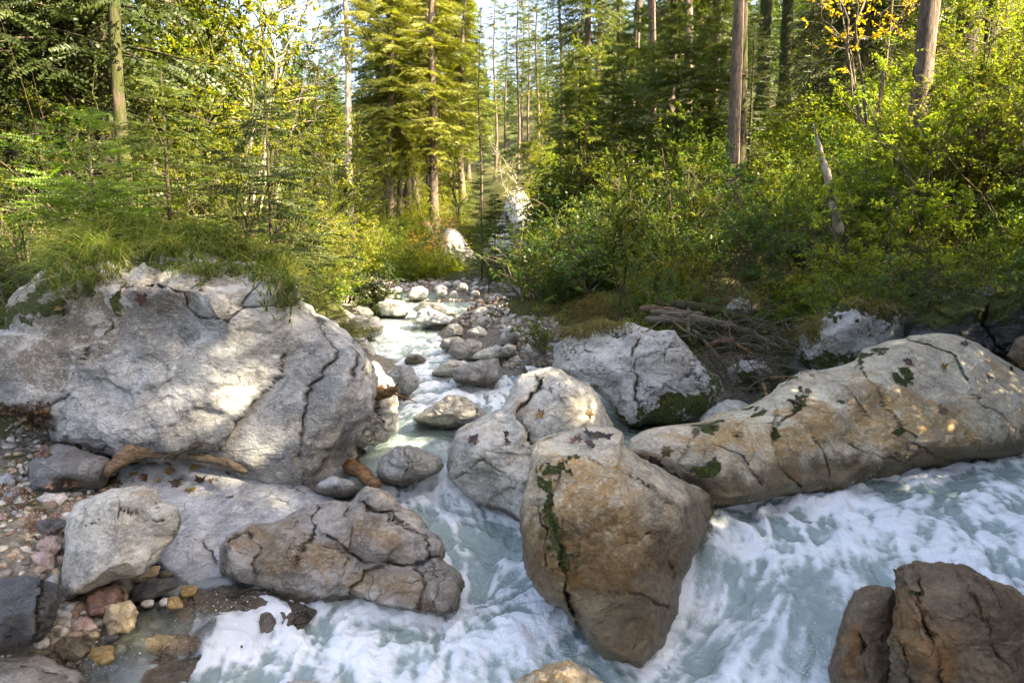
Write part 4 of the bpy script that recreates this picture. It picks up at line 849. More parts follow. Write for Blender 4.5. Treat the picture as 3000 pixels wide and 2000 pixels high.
# log jam
LJ = [
 ([(1875,902,10.4),(1930,905,10.3),(2000,915,10.2),(2060,925,10.1)],[.05,.055,.05,.045],'dead','long pale-topped log, uppermost of the jam behind the cracked boulder'),
 ([(1925,888,10.7),(2000,894,10.6),(2080,905,10.5),(2150,925,10.4),(2220,940,10.3)],[.04,.08,.075,.06,.04],'bark_moss','thick mossy log sloping behind the others in the jam'),
 ([(1905,912,10.1),(2000,925,10.0),(2100,945,9.9),(2190,970,9.8),(2230,985,9.7)],[.04,.055,.06,.05,.035],'deadgrey','long dark log crossing the whole jam'),
 ([(1890,935,10.0),(1960,935,9.9),(2030,945,9.8)],[.05,.06,.03],'deadgrey','short grey log on top of the cracked boulder'),
 ([(2070,1012,9.5),(2110,1000,9.5),(2150,990,9.5)],[.03,.035,.03],'orangewood','broken light brown log end inside the jam'),
 ([(2215,985,9.6),(2250,1000,9.5),(2290,1020,9.4)],[.035,.04,.02],'deadgrey','forked grey branch at the right of the jam'),
 ([(2030,965,9.8),(2075,1010,9.5),(2110,1050,9.3),(2130,1090,9.2)],[.02,.025,.02,.012],'deadgrey','slanting grey pole at the left of the jam'),
 ([(2165,1045,8.9),(2155,1095,8.9),(2145,1150,8.8)],[.022,.026,.02],'deadgrey','upright stub of a grey pole standing in front of the jam'),
 ([(2235,1120,8.6),(2242,1145,8.5),(2250,1170,8.4)],[.02,.022,.018],'orangewood','short pale orange stake beside the long tan boulder'),
 ([(2255,1108,8.7),(2300,1105,8.7),(2335,1102,8.7)],[.018,.022,.015],'orangewood','pair of reddish sticks lying at the tan boulder'),
 ([(2016,900,9.9),(2016,960,9.7),(2022,1000,9.6)],[.018,.03,.018],'deadgrey','upright dead branch standing in the jam'),
 ([(2135,935,9.7),(2140,990,9.5),(2143,1055,9.3)],[.012,.016,.01],'dead','thin upright stick in the middle of the jam'),
 ([(1965,935,9.8),(2000,965,9.7),(2045,990,9.5)],[.016,.018,.01],'dead','light brown crooked stick above the cracked boulder'),
 ([(2160,1010,9.5),(2195,1032,9.4),(2210,1040,9.4)],[.02,.02,.012],'orangewood','short reddish branch inside the jam'),
 ([(2200,1065,9.1),(2250,1090,9.0),(2310,1120,8.7)],[.01,.014,.01],'dead','thin pale pole lying toward the tan boulder'),
]
for i_, (p, r_, m_, lb) in enumerate(LJ): limb('log', lb, 'log' if max(r_) > .03 else 'branch', p, r_, m_, 'driftwood of the log jam', seed=40 + i_, rough=.2, sides=10)
rg = np.random.default_rng(12); Ps = []; Rs = []
for i in range(520):
    a = rg.uniform(1930, 2340); b = rg.uniform(930, 1200)
    if b > 1010 + (a - 1960) * .6 + 60 or a < 1960 + (b - 930) * .75: 
        if rg.random() < .9: continue
    D = rg.uniform(9.0, 10.1) - (b - 930) / 270 * .7
    c0 = at(a, b, D); dr = rg.normal(size=3); dr[2] *= .45; dr /= np.linalg.norm(dr); L_ = rg.uniform(.15, .6)
    s_ = np.linspace(-.5, .5, 6)[:, None]; bend = rg.normal(size=3) * L_ * .25
    Ps.append(c0 + dr * L_ * s_ + bend * (s_ ** 2)); Rs.append(np.linspace(1, .5, 6) * rg.uniform(.003, .010))
V, Q = tubes(np.array(Ps), np.array(Rs), 5)
tag(centred('brushwood', V, Q, M['deadgrey']), None, None, kind='stuff')

# ---------------------------------------------------------------- fallen maple leaves
def maple(seed, curl=.25, size=.065):
    rg = np.random.default_rng(seed)
    lob = [(-150, .55), (-118, .28), (-100, .85), (-78, .66), (-62, .62), (-42, 1.0), (-24, .68), (-12, .78), (0, 1.12), (12, .78), (24, .68), (42, 1.0), (62, .62), (78, .66), (100, .85), (118, .4), (150, .55), (178, .12)]
    pts = np.array([[math.sin(math.radians(a)) * r_, math.cos(math.radians(a)) * r_] for a, r_ in lob]) * (1 + rg.uniform(-.08, .08, (18, 1)))
    inner = pts * .5
    V = np.vstack([[[0, 0]], inner, pts]); n = 18
    r2 = (V ** 2).sum(1); z = curl * (r2 * rg.uniform(-.6, 1.2)) + .3 * curl * np.sin(V[:, 0] * 4 + seed) + .3 * curl * np.sin(V[:, 1] * 3.3 + seed * 2) 
    V = np.c_[V, z] * size
    Fc = []
    for k in range(n):
        a, b = 1 + k, 1 + (k + 1) % n
        Fc.append([a, a + n, b + n, b])
    tri = [[0, 1 + k, 1 + (k + 1) % n] for k in range(n)]
    st = np.array([[0, -.1, 0], [.1, -.9, .12], [0, -1.4, .1]]) * size
    return V, np.array(Fc), np.array(tri), st
def place_leaf(px, py, mat, label, seed, size=.065, curl=.3, group='fallen leaves on the boulders'):
    h_ = hit(px, py)
    if h_ is None: return
    loc, nor, ob = h_
    V, Fc, tri, st = maple(seed, curl, size)
    me = bpy.data.meshes.new('fallen_leaf')
    me.from_pydata([tuple(v) for v in V], [], [tuple(map(int, f)) for f in Fc] + [tuple(map(int, f)) for f in tri]); me.materials.append(M[mat]); me.shade_smooth()
    a = me.attributes.new('rnd', 'FLOAT', 'POINT'); a.data.foreach_set('value', np.clip(np.random.default_rng(seed).uniform(0, 1) + .2 * V[:, 0] / size, 0, 1).astype(np.float32))
    o = obj('fallen_leaf', me); tag(o, label, 'leaf', group)
    rg = random.Random(seed)
    n = Vector(nor); n = (n + Vector((rg.uniform(-.3, .3), rg.uniform(-.3, .1), rg.uniform(0, .4)))).normalized()
    q = n.to_track_quat('Z', 'Y'); o.rotation_mode = 'QUATERNION'
    from mathutils import Quaternion
    o.rotation_quaternion = q @ Quaternion((0, 0, 1), rg.uniform(0, 6.28)); o.location = Vector(loc) + Vector(nor) * .012
LV = [
 (1395,1288,'deadviolet','dark curled leaf on the left lobe of the two-lobed boulder',.075),(1378,1292,'deadyellow','yellow-edged leaf under the dark one on the left lobe',.05),(1480,1273,'deadviolet','small black leaf beside the cleft of the two-lobed boulder',.04),(1486,1294,'deadviolet','crumpled leaf just below the small black one',.045),
 (1580,1214,'deadyellow','yellow brown leaf on the right dome of the two-lobed boulder',.055),(1718,1212,'deadyellow','orange leaf near the right shoulder of the two-lobed boulder',.055),
 (1738,1272,'deadviolet','large purple leaf in the middle of the leaf cluster on the pale shelf',.085),(1775,1278,'deadviolet','right purple leaf of the cluster on the pale shelf',.075),(1690,1292,'deadleaf','brown leaf left of the cluster on the pale shelf',.06),(1735,1310,'deadviolet','lowest dark leaf of the cluster on the pale shelf',.06),
 (1925,1348,'deadviolet','big dark leaf in the hollow of the long tan boulder',.09),(1945,1322,'deadyellow','yellow leaf above the big dark one in the hollow',.06),(2155,1265,'deadyellow','curled yellow green leaf on the left part of the long boulder',.08),(2032,1265,'deadleaf','brown leaf chip near the mossy stone on the long boulder',.045),
 (2380,1105,'deadyellow','mossy brown leaf near the crest of the long boulder',.07),(2362,1150,'deadleaf','reddish leaf at the top of the mossy crack',.055),(2325,1180,'deadleaf','flat grey brown leaf left of the mossy crack',.07),(2662,1058,'deadviolet','black leaf high on the long boulder',.075),(2665,1118,'deadviolet','black leaf under the moss tuft high on the long boulder',.05),
 (2765,1082,'deadyellow','yellow leaf on the upper right of the long boulder',.06),(2905,1110,'deadviolet','dark leaf with a stem near the right edge of the long boulder',.09),(2745,1200,'deadleaf','large brown leaf plastered on the right face of the long boulder',.09),(2822,1006,'deadleaf','grey leaf on the far crest of the long boulder',.07),(2960,1080,'deadleaf','brown leaf at the right end of the long boulder',.06),
 (400,1384,'deadyellow','olive leaf at the top left of the bluish slab',.075),(420,1402,'deadleaf','grey maple leaf just below the olive one',.075),(350,1418,'deadleaf','dark leaf at the left tip of the bluish slab',.08),(455,1412,'deadyellow','small dark green leaf on the bluish slab',.05),(500,1388,'deadyellow','yellow green leaf in the middle of the slab leaves',.06),(525,1416,'deadleaf','broad grey leaf lowest of the slab leaves',.08),(562,1374,'deadyellow','curled yellow leaf near the top of the bluish slab',.065),(560,1432,'deadyellow','yellow black leaf above the beige boulder',.06),(590,1404,'deadleaf','reddish brown leaf on the bluish slab',.07),(625,1408,'deadleaf','light brown leaf touching the reddish one',.05),(700,1396,'deadviolet','small dark leaf at the centre of the bluish slab',.045),(672,1378,'deadleaf','tan leaf under the rotten branch',.045),(500,1358,'deadyellow','thin edge-on leaf at the top of the bluish slab',.045),(678,1455,'deadviolet','black leaf scrap on the right of the bluish slab',.035),
 (215,858,'deadleaf','pale brown leaf hanging in the grass on the huge boulder',.07),(175,895,'deadyellow','orange brown leaf below the pale brown one on the huge boulder',.07),(300,745,'deadleaf','brown leaf high on the huge boulder left of the grass',.05),(530,740,'deadleaf','tan leaf lying in the grass on top of the huge boulder',.05),(645,762,'deadleaf','tan leaf right of the grass tuft on the huge boulder',.06),(430,882,'deadviolet','dark red leaf wedged in the long crack of the huge boulder',.08),
]
for i_, (a, b, m_, lb, s_) in enumerate(LV): place_leaf(a, b, m_, lb, 500 + i_, s_ * 1.15, .55)
# leaf litter: heaps of dead leaves at the left
def scatter_leaves(spots, name):
    Vs, Fs, R, n0 = [], [], [], 0
    rg = np.random.default_rng(77)
    for (x0, y0, x1, y1, n) in spots:
        for _ in range(n):
            h_ = hit(rg.uniform(x0, x1), rg.uniform(y0, y1))
            if h_ is None: continue
            V, Fc, tri, st = maple(int(rg.integers(1e6)), .5, rg.uniform(.035, .065))
            up = h_[1] + rg.normal(size=3) * .5; up /= np.linalg.norm(up)
            a = np.cross(up, rg.normal(size=3)); a /= np.linalg.norm(a); b = np.cross(up, a)
            W_ = V[:, :1] * a + V[:, 1:2] * b + V[:, 2:] * up + h_[0] + h_[1] * rg.uniform(.01, .05)
            Vs.append(W_); t3 = np.c_[tri, tri[:, 0]]; Fs.append(np.vstack([Fc]) + n0); 
            R.append(np.full(len(V), rg.uniform(0, 1))); n0 += len(V)
    V = np.concatenate(Vs); me = mesh_from(name, V, np.concatenate(Fs), M['deadleaf'], {'rnd': np.concatenate(R)})
    o = obj(name, me); tag(o, None, None, kind='stuff'); return o
scatter_leaves([(-30,1180,150,1340,420),(0,1440,120,1560,90),(100,1480,200,1530,20),(0,1340,80,1400,25),(160,1400,260,1440,12),(60,1560,180,1590,10)], 'leaf_litter')
# ---------------------------------------------------------------- plants
def leaf_quads(C, T, N, L, Wd, rnd):
    """pointed leaves: centre-base C, long axis T, flat normal N"""
    S_ = np.cross(N, T); S_ /= np.linalg.norm(S_, axis=1, keepdims=True) + 1e-9
    Nn = np.cross(T, S_)
    L = L[:, None]; Wd = Wd[:, None]
    v0 = C; v1 = C + T * L * .45 + S_ * Wd * .5 + Nn * L * .06; v2 = C + T * L - Nn * L * .10; v3 = C + T * L * .45 - S_ * Wd * .5 + Nn * L * .06
    V = np.stack([v0, v1, v2, v3], 1).reshape(-1, 3)
    Q = np.arange(len(V)).reshape(-1, 4)
    return V, Q, np.repeat(rnd, 4)
def unit(a): return a / (np.linalg.norm(a, axis=-1, keepdims=True) + 1e-9)

def spruce(seed, h=26, crown=.25, rad=2.4, n_br=190, twigs=14, m=8, w=.09, droop=.5, tr=.22, dead=30, top_shape=1.0, dens=1., up=0.15):
    """trunk mesh arrays (trunk + sticks) and needle arrays"""
    rg = np.random.default_rng(seed)
    K = 22; zz = np.linspace(0, h, K)
    C = np.c_[.10 * h / 26 * pn(np.c_[zz * .12, zz * 0 + seed, zz * 0]) * 4, .10 * h / 26 * pn(np.c_[zz * .12, zz * 0 + seed + 7, zz * 0]) * 4, zz]
    C[:, :2] -= C[0, :2]
    R = tr * (1 - zz / h) ** .75 + .006 + tr * .5 * np.exp(-zz / (tr * 2.2))
    tv, tq = tubes(C[None], R[None], 12)
    rr = np.repeat(C, 12, 0); tv = rr + (tv - rr) * (1 + .10 * pn(tv * np.array([6, 6, 1.5]), 5)[:, None] * 2)
    z = np.sort(rg.uniform(crown * h, h * .985, n_br)); f = (z / h - crown) / (1 - crown)
    L = rad * (np.minimum(1, (1 - f) * 1.5 + .05)) ** top_shape * rg.uniform(.6, 1.1, n_br) * np.minimum(1, .55 + f * 3)
    az = rg.uniform(0, 2 * np.pi, n_br)
    KB = 7; s = np.linspace(0, 1, KB)
    cx = np.interp(z, zz, C[:, 0]); cy = np.interp(z, zz, C[:, 1])
    dr = droop * (1 - f * .8)
    bx = L[:, None] * s
    bz = L[:, None] * (up * s + (-dr[:, None]) * s ** 1.6 + .22 * dr[:, None] * s ** 4 * 1.2)
    BP = np.stack([cx[:, None] + bx * np.cos(az)[:, None], cy[:, None] + bx * np.sin(az)[:, None], z[:, None] + bz], -1)
    BR = (.010 + .012 * L[:, None]) * (1 - s * .85) * np.minimum(1, tr / .2 + .2)
    sv, sq = tubes(BP, BR, 3)
    parts = [(tv, tq), (sv, sq)]
    if dead:
        zd = rg.uniform(.06 * h, max(crown, .15) * h * 1.15, dead); ad = rg.uniform(0, 6.28, dead); Ld = rg.uniform(.3, 1.1, dead) * rad * .5
        sd_ = np.linspace(0, 1, 5)
        P_ = np.stack([np.interp(zd, zz, C[:, 0])[:, None] + Ld[:, None] * sd_ * np.cos(ad)[:, None], np.interp(zd, zz, C[:, 1])[:, None] + Ld[:, None] * sd_ * np.sin(ad)[:, None], zd[:, None] - Ld[:, None] * .35 * sd_ ** 1.5 + rg.normal(0, .04, (dead, 5))], -1)
        parts.append(tubes(P_, np.linspace(.014, .004, 5)[None].repeat(dead, 0), 3))
    tV, tQ = join(parts)
    # twigs
    t = np.tile(np.linspace(.12, 1., twigs), (n_br, 1)) + rg.uniform(-.03, .03, (n_br, twigs)); t = np.clip(t, 0, 1)
    ti = t * (KB - 1); i0 = np.clip(ti.astype(int), 0, KB - 2); fr = (ti - i0)[..., None]
    bi = np.arange(n_br)[:, None]
    B = BP[bi, i0] * (1 - fr) + BP[bi, i0 + 1] * fr
    T = unit(BP[bi, i0 + 1] - BP[bi, i0])
    Sd = np.stack([-np.sin(az), np.cos(az), np.zeros(n_br)], 1)[:, None].repeat(twigs, 1)
    sg = np.where(np.arange(twigs) % 2 == 0, 1., -1.)[None, :, None]
    tl = (L[:, None] * .42 * (1.1 - t * .75) * rg.uniform(.7, 1.2, t.shape) + .05 * rad)
    Td = unit(T * .65 + Sd * sg * .8 + np.array([0, 0, -1.]) * (dr[:, None, None] * .55) + rg.normal(0, .12, T.shape))
    Nn = unit(np.cross(Td, T + np.array([0, 0, .01])) * sg + np.array([0, 0, .7]) + rg.normal(0, .25, T.shape))
    keep = rg.random(t.shape) < dens
    B, Td, Nn, tl = B[keep], Td[keep], Nn[keep], tl[keep]
    rtw = rg.uniform(0, 1, len(B))
    u = (np.arange(m) + .3) / m
    P = B[:, None] + Td[:, None] * (tl[:, None] * u)[..., None] - np.array([0, 0, 1.]) * (tl[:, None] * u ** 2)[..., None] * .25 * droop
    n = len(B)
    Sg = np.where(np.arange(m) % 2 == 0, 1., -1.)
    Sv = unit(np.cross(Nn, Td))
    out = []
    for sgn in (1, -1):
        Dn = unit(Td[:, None] * 1.0 + Sv[:, None] * sgn * .85 + Nn[:, None] * .25 + rg.normal(0, .25, (n, m, 3)))
        ww = w * rg.uniform(.7, 1.3, (n, m)) * (1 - u * .35)
        side = unit(np.cross(Dn, Nn[:, None] + rg.normal(0, .3, (n, m, 3))))
        a = P; b = P + Td[:, None] * (tl[:, None, None] / m * .9); c = P + Dn * ww[..., None]
        out.append(np.stack([a, b, c], 2).reshape(-1, 3))
    nV = np.concatenate(out); nF = np.arange(len(nV)).reshape(-1, 3)
    rn = np.concatenate([np.repeat(rtw, m * 3)] * 2) * .7 + np.repeat(rg.uniform(0, .3, len(nF)), 3)
    return (tV, tQ), (nV, nF, rn)

def shrub(seed, h=3., spread=1.3, stems=7, lean=(0, 0), levels=2, kids=(9, 6), leaf=.06, per=10, leaf_w=.5, r0=.018, curve=.5, start=.15, upb=.4, sprig=.35, trunk=False, gather=1.):
    rg = np.random.default_rng(seed)
    K = 9; s = np.linspace(0, 1, K)
    def grow(p0, d, L, bend):
        n = len(p0); 
        wob = np.stack([pn(np.c_[s[None].repeat(n, 0).ravel() * 2.5 + np.repeat(rg.uniform(0, 90, n), K), np.full(n * K, j * 7.7), np.full(n * K, seed * 1.)]) for j in range(3)], -1).reshape(n, K, 3)
        wob -= wob[:, :1]
        return p0[:, None] + d[:, None] * (L[:, None] * s)[..., None] + bend[:, None] * (L[:, None] * s ** 2)[..., None] + wob * (L * .28)[:, None, None] * s[None, :, None]
    a = rg.uniform(0, 6.28, stems); k_ = rg.uniform(.1, 1, stems) * spread / h
    d0 = unit(np.stack([np.cos(a) * k_ + lean[0], np.sin(a) * k_ + lean[1], np.ones(stems)], 1))
    L0 = h * rg.uniform(.6, 1.05, stems)
    P0 = np.stack([np.cos(a), np.sin(a), a * 0], 1) * (0 if trunk else .06 * spread)
    A = grow(P0, d0, L0, np.stack([np.cos(a) * k_ * curve, np.sin(a) * k_ * curve, -.12 * np.ones(stems)], 1))
    parts = [tubes(A, r0 * (1 - s * .8)[None] * (L0 / h)[:, None], 6)]
    cur, Lc, rc = A, L0, r0
    for lv in range(levels):
        n = len(cur); kd = kids[lv]
        t = start + (1 - start) * rg.random((n, kd)) ** .8 if lv == 0 else rg.uniform(.2, 1, (n, kd))
        ti = t * (K - 1); i0 = np.clip(ti.astype(int), 0, K - 2); fr = (ti - i0)[..., None]; bi = np.arange(n)[:, None]
        B = (cur[bi, i0] * (1 - fr) + cur[bi, i0 + 1] * fr).reshape(-1, 3)
        T = unit(cur[bi, i0 + 1] - cur[bi, i0]).reshape(-1, 3)
        rd = rg.normal(size=B.shape); rd[:, 2] = rd[:, 2] * .5 + upb * .6
        D_ = unit(T * .6 + unit(rd) * .9)
        L = (Lc[:, None].repeat(kd, 1) * sprig * (1.15 - t * .6)).ravel() * rg.uniform(.6, 1.2, n * kd)
        cur = grow(B, D_, L, np.array([[0, 0, -.10]]).repeat(len(B), 0)); rc *= .42
        parts.append(tubes(cur, rc * (1 - s * .7)[None].repeat(len(cur), 0), 3 if lv else 4)); Lc = L
    W = join(parts)
    n = len(cur); u = (np.arange(per) + .6) / per; ti = u * (K - 1); i0 = np.clip(ti.astype(int), 0, K - 2)
    B = cur[:, i0] + (cur[:, np.minimum(i0 + 1, K - 1)] - cur[:, i0]) * (ti - i0)[None, :, None]
    T = unit(cur[:, i0 + 1] - cur[:, i0])
    N_ = n * per; B = B.reshape(-1, 3); T = T.reshape(-1, 3)
    rd = rg.normal(size=(N_, 3)); rd[:, 2] *= .5
    TD = unit(T * .5 + unit(rd) * .9 + np.array([0, 0, -.15])); NN = unit(np.array([0, 0, 1.]) + rg.normal(0, .45, (N_, 3)))
    br = np.repeat(rg.uniform(0, 1, n), per)
    lv, lq, rn = leaf_quads(B, TD, NN, leaf * rg.uniform(.7, 1.25, N_), leaf * leaf_w * rg.uniform(.8, 1.2, N_), np.clip(br * .55 + rg.uniform(0, .45, N_), 0, 1))
    return W, (lv, lq, rn)

PROTO = {}
def proto(key, pair, wood='bark', leafm='needle'):
    (tv, tq), (lv, lq, rn) = pair
    PROTO[key] = (mesh_from('trunk', tv, tq, M[wood]), mesh_from('crown', lv, lq, M[leafm], {'rnd': rn}, smooth=False), lv, lq, rn, tv, tq)
proto('S1', spruce(1, h=27, crown=.16, rad=2.3, n_br=300, twigs=15, m=8, w=.16, droop=.55, tr=.26))
proto('S2', spruce(2, h=28, crown=.42, rad=2.5, n_br=170, twigs=16, m=8, w=.15, droop=.5, tr=.25, dead=50))
proto('S3', spruce(3, h=22, crown=.30, rad=1.5, n_br=150, twigs=12, m=6, w=.13, droop=.35, tr=.15, dead=30, dens=.8))
proto('S4', spruce(4, h=24, crown=.62, rad=2.4, n_br=120, twigs=14, m=7, w=.12, droop=.5, tr=.19, dead=22), 'bark')
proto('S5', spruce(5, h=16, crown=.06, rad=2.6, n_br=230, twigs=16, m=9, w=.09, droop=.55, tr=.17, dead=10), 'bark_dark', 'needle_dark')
proto('Y1', spruce(6, h=4, crown=.05, rad=1.0, n_br=110, twigs=12, m=9, w=.032, droop=.22, tr=.035, dead=0, top_shape=.8, up=.25), 'bark_dark', 'needle')
proto('Y2', spruce(7, h=2.6, crown=.08, rad=1.0, n_br=90, twigs=14, m=9, w=.032, droop=.25, tr=.022, dead=4, top_shape=.7, up=.15, dens=.85), 'bark_dark', 'needle')
proto('Y3', spruce(8, h=1.5, crown=.12, rad=1.0, n_br=60, twigs=14, m=12, w=.026, droop=.12, tr=.014, dead=0, top_shape=.6, up=.25), 'twig', 'needle_fresh')
proto('Y4', spruce(9, h=4, crown=.04, rad=1.25, n_br=120, twigs=12, m=7, w=.075, droop=.35, tr=.035, dead=0, top_shape=.9, up=.2), 'bark_dark', 'needle')
proto('D1', shrub(11, h=2.4, spread=1.3, stems=9, kids=(9, 6), per=9, leaf=.055, leaf_w=.5), 'twig', 'leaf')
proto('D2', shrub(12, h=8, spread=2.6, stems=3, kids=(18, 9), per=9, leaf=.12, leaf_w=.6, r0=.07, sprig=.30, start=.25, curve=.3), 'bark_moss', 'leaf_gold')
proto('D3', shrub(13, h=2.8, spread=1.1, stems=10, kids=(10, 6), per=10, leaf=.065, leaf_w=.38, upb=1.1, sprig=.26), 'twig', 'leaf_bright')
proto('D4', shrub(14, h=3.6, spread=2.3, stems=7, kids=(7, 5), per=5, leaf=.055, leaf_w=.5, r0=.02, curve=.6, start=.3), 'twig', 'leaf')
proto('D5', shrub(15, h=6, spread=1.6, stems=2, kids=(16, 8), per=9, leaf=.085, leaf_w=.6, r0=.045, sprig=.30, start=.3), 'bark_dark', 'leaf')
proto('D6', shrub(16, h=10, spread=2.2, stems=6, kids=(12, 6), per=5, leaf=.11, leaf_w=.6, r0=.06, sprig=.2, start=.35, curve=.25), 'bark_pale', 'leaf_gold')
proto('D7', shrub(17, h=2.0, spread=3.4, stems=12, kids=(12, 8), per=11, leaf=.075, leaf_w=.45, r0=.03, sprig=.36, start=.15, curve=-.5, upb=.2), 'bark_dark', 'leaf_dark')
proto('D8', shrub(18, h=1.1, spread=.7, stems=9, kids=(7, 5), per=8, leaf=.045, leaf_w=.5, sprig=.35), 'twig', 'leaf')

def tree(kind, px, D, label, cat='tree', s=1., sz=None, rot=None, wood=None, leafm=None, group=None, name=None, z=None, xy=None, tilt=(0, 0), zoff=-.05):
    me_t, me_c = PROTO[kind][:2]
    if xy is None:
        p = at(px, 750, D); x_, y_ = p[0], p[1]
    else: x_, y_ = xy
    z_ = float(gz(x_, y_)[0]) if z is None else z
    e = bpy.data.objects.new(name or ('spruce_tree' if kind[0] in 'SY' else 'shrub'), None); COL.objects.link(e)
    e.location = (x_, y_, z_ + zoff); e.scale = (s, s, sz or s)
    rg = random.Random(int(abs(px * 31 + D * 977)) + len(COL.objects)); e.rotation_euler = (math.radians(tilt[0]), math.radians(tilt[1]), rg.uniform(0, 6.28) if rot is None else rot)
    if rot is None and (tilt[0] or tilt[1]):
        e.rotation_mode = 'XYZ'; e.rotation_euler = (math.radians(tilt[0]), math.radians(tilt[1]), 0)
    t_ = obj('trunk' if kind[0] in 'SY' or kind in ('D2', 'D5', 'D6') else 'stems', me_t, e); c_ = obj('crown' if kind[0] in 'SY' or kind in ('D2', 'D5', 'D6') else 'foliage', me_c, e)
    for o_, m_ in ((t_, wood), (c_, leafm)):
        if m_:
            o_.material_slots[0].link = 'OBJECT'; o_.material_slots[0].material = M[m_]
    tag(e, label, cat, group)
    return e
ORD = ['leftmost', 'second', 'third', 'fourth', 'fifth', 'sixth', 'seventh', 'eighth', 'ninth', 'tenth', 'eleventh', 'twelfth', 'thirteenth', 'fourteenth', 'fifteenth', 'sixteenth']
def row(items, what, where, **kw):
    """items sorted by px; labels count them from the left"""
    items = sorted(items, key=lambda i: i[1])
    for n, it in enumerate(items):
        kind, px, D, s = it[:4]; ex = dict(it[4]) if len(it) > 4 else {}
        lab = f'{ORD[n]} {what} {where}' if n == 0 else f'{ORD[n]} {what} from the left {where}'
        tree(kind, px, D, lab, s=s, **{**kw, **ex})

# spruces beyond the bend
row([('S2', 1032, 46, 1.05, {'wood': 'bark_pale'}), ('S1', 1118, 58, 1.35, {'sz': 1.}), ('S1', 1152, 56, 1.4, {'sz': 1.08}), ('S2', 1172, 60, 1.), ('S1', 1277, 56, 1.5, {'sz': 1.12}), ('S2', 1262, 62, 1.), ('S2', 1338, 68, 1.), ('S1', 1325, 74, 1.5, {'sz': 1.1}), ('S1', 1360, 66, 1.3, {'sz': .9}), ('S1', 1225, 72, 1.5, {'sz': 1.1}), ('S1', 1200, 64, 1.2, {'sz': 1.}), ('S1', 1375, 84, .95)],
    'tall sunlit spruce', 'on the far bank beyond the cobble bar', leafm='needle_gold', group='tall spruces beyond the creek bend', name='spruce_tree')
row([('S3', 1452, 74, 1.02), ('S3', 1482, 88, 1.), ('S3', 1517, 80, 1.12), ('S3', 1530, 98, 1.1), ('S3', 1548, 84, 1.1), ('S3', 1572, 78, 1.12), ('S3', 1408, 60, .8), ('S3', 1600, 90, 1.)],
    'slender spruce', 'against the gap of sky above the cliff', leafm='needle', group='slender spruces against the sky gap')
row([('S1', 1715, 40, .95), ('S2', 1745, 52, 1.), ('S3', 1640, 54, 1.1), ('S2', 1852, 40, 1.), ('S2', 1893, 35, .95), ('S1', 1955, 43, 1.), ('S2', 1992, 34, 1.), ('S3', 1800, 46, 1.1), ('S1', 2075, 40, 1.), ('S2', 2030, 52, 1.)],
    'tall spruce', 'in the wood right of the sky gap', leafm='needle', group='tall spruces right of the sky gap')
row([('Y4', 1450, 28, .9), ('Y1', 1412, 30, 1.2), ('Y4', 1600, 25, .9)], 'thin young spruce', 'at the right margin of the upper creek', leafm='needle', group='young spruces beside the upper creek')
row([('Y4', 1972, 25, 1.6), ('Y4', 1858, 30, 2.0), ('Y4', 1790, 26, 1.5), ('Y4', 2065, 24, 1.3), ('Y4', 1690, 26, 1.7)], 'mid-sized young spruce', 'on the slope behind the leafy sapling', leafm='needle', group='young spruces on the right slope')
# right side
tree('S4', 2136, 17.5, 'thick straight brown trunk rising behind the pale green shrub, right of centre', group='tall trunks on the right slope', wood='bark', name='spruce_tree', s=.82)
tree('S4', 2150, 18.4, 'slimmer trunk pressed against the thick straight one', group='tall trunks on the right slope', wood='bark_dark', name='spruce_tree', s=.72)
tree('S4', 2212, 27, 'mossy dark trunk standing on the lit crest right of the thick one', group='tall trunks on the right slope', wood='bark_moss', name='spruce_tree', s=1.2)
tree('S4', 2276, 28, 'mossy trunk with a bright edge on the crest, between sunlit leaves', group='tall trunks on the right slope', wood='bark_moss', name='spruce_tree', s=1.2)
tree('S4', 2662, 15.5, 'broad brown leaning trunk behind the bright yellow-green bush', group='tall trunks on the right slope', wood='bark', name='spruce_tree', s=1.1, tilt=(0, 3.2))
tree('S4', 2772, 20, 'thick dark trunk just behind the leaning brown one', group='tall trunks on the right slope', wood='bark_dark', name='spruce_tree', s=1.5)
tree('S4', 2852, 19, 'thin dark trunk at the top right before the patch of sky', group='tall trunks on the right slope', wood='bark_dark', name='spruce_tree', s=.8)
row([('S5', 2430, 24, .85), ('S5', 2495, 21, .8), ('S5', 2560, 23, 1.), ('S5', 2640, 26, 1.2)], 'dark dense spruce', 'behind the bleached snag', group='dark spruces on the right crest')
tree('Y1', 2182, 19.5, 'dark young spruce in the shade right of the thick straight trunk', s=1.25, leafm='needle_dark')
tree('Y1', 2345, 21, 'dark drooping young spruce left of the brown leaning trunk', s=1.2, leafm='needle_dark')
snag = limb('dead_snag', 'bleached broken snag leaning on the right slope beside the bright bush', 'dead tree', [(2462,690,12.0),(2440,590,12.0),(2420,500,12.1),(2398,420,12.2),(2384,372,12.25),(2381,362,12.25)], [.085,.08,.07,.055,.038,.008], 'bark_pale', seed=90, rough=.10, sides=14)
limb('dead_stump', 'mossy rotten stump leaning below the bleached snag', 'stump', [(2370,790,11.6),(2340,750,11.7),(2320,728,11.7),(2305,722,11.7)], [.09,.10,.10,.07], 'bark_moss', seed=91, rough=.3)
tree('D5', 1812, 10.8, 'slender mossy tree standing on the cracked boulder with a sparse leafy crown', s=.62, wood='bark_moss', name='leafy_tree', z=1.55, leafm='leaf')
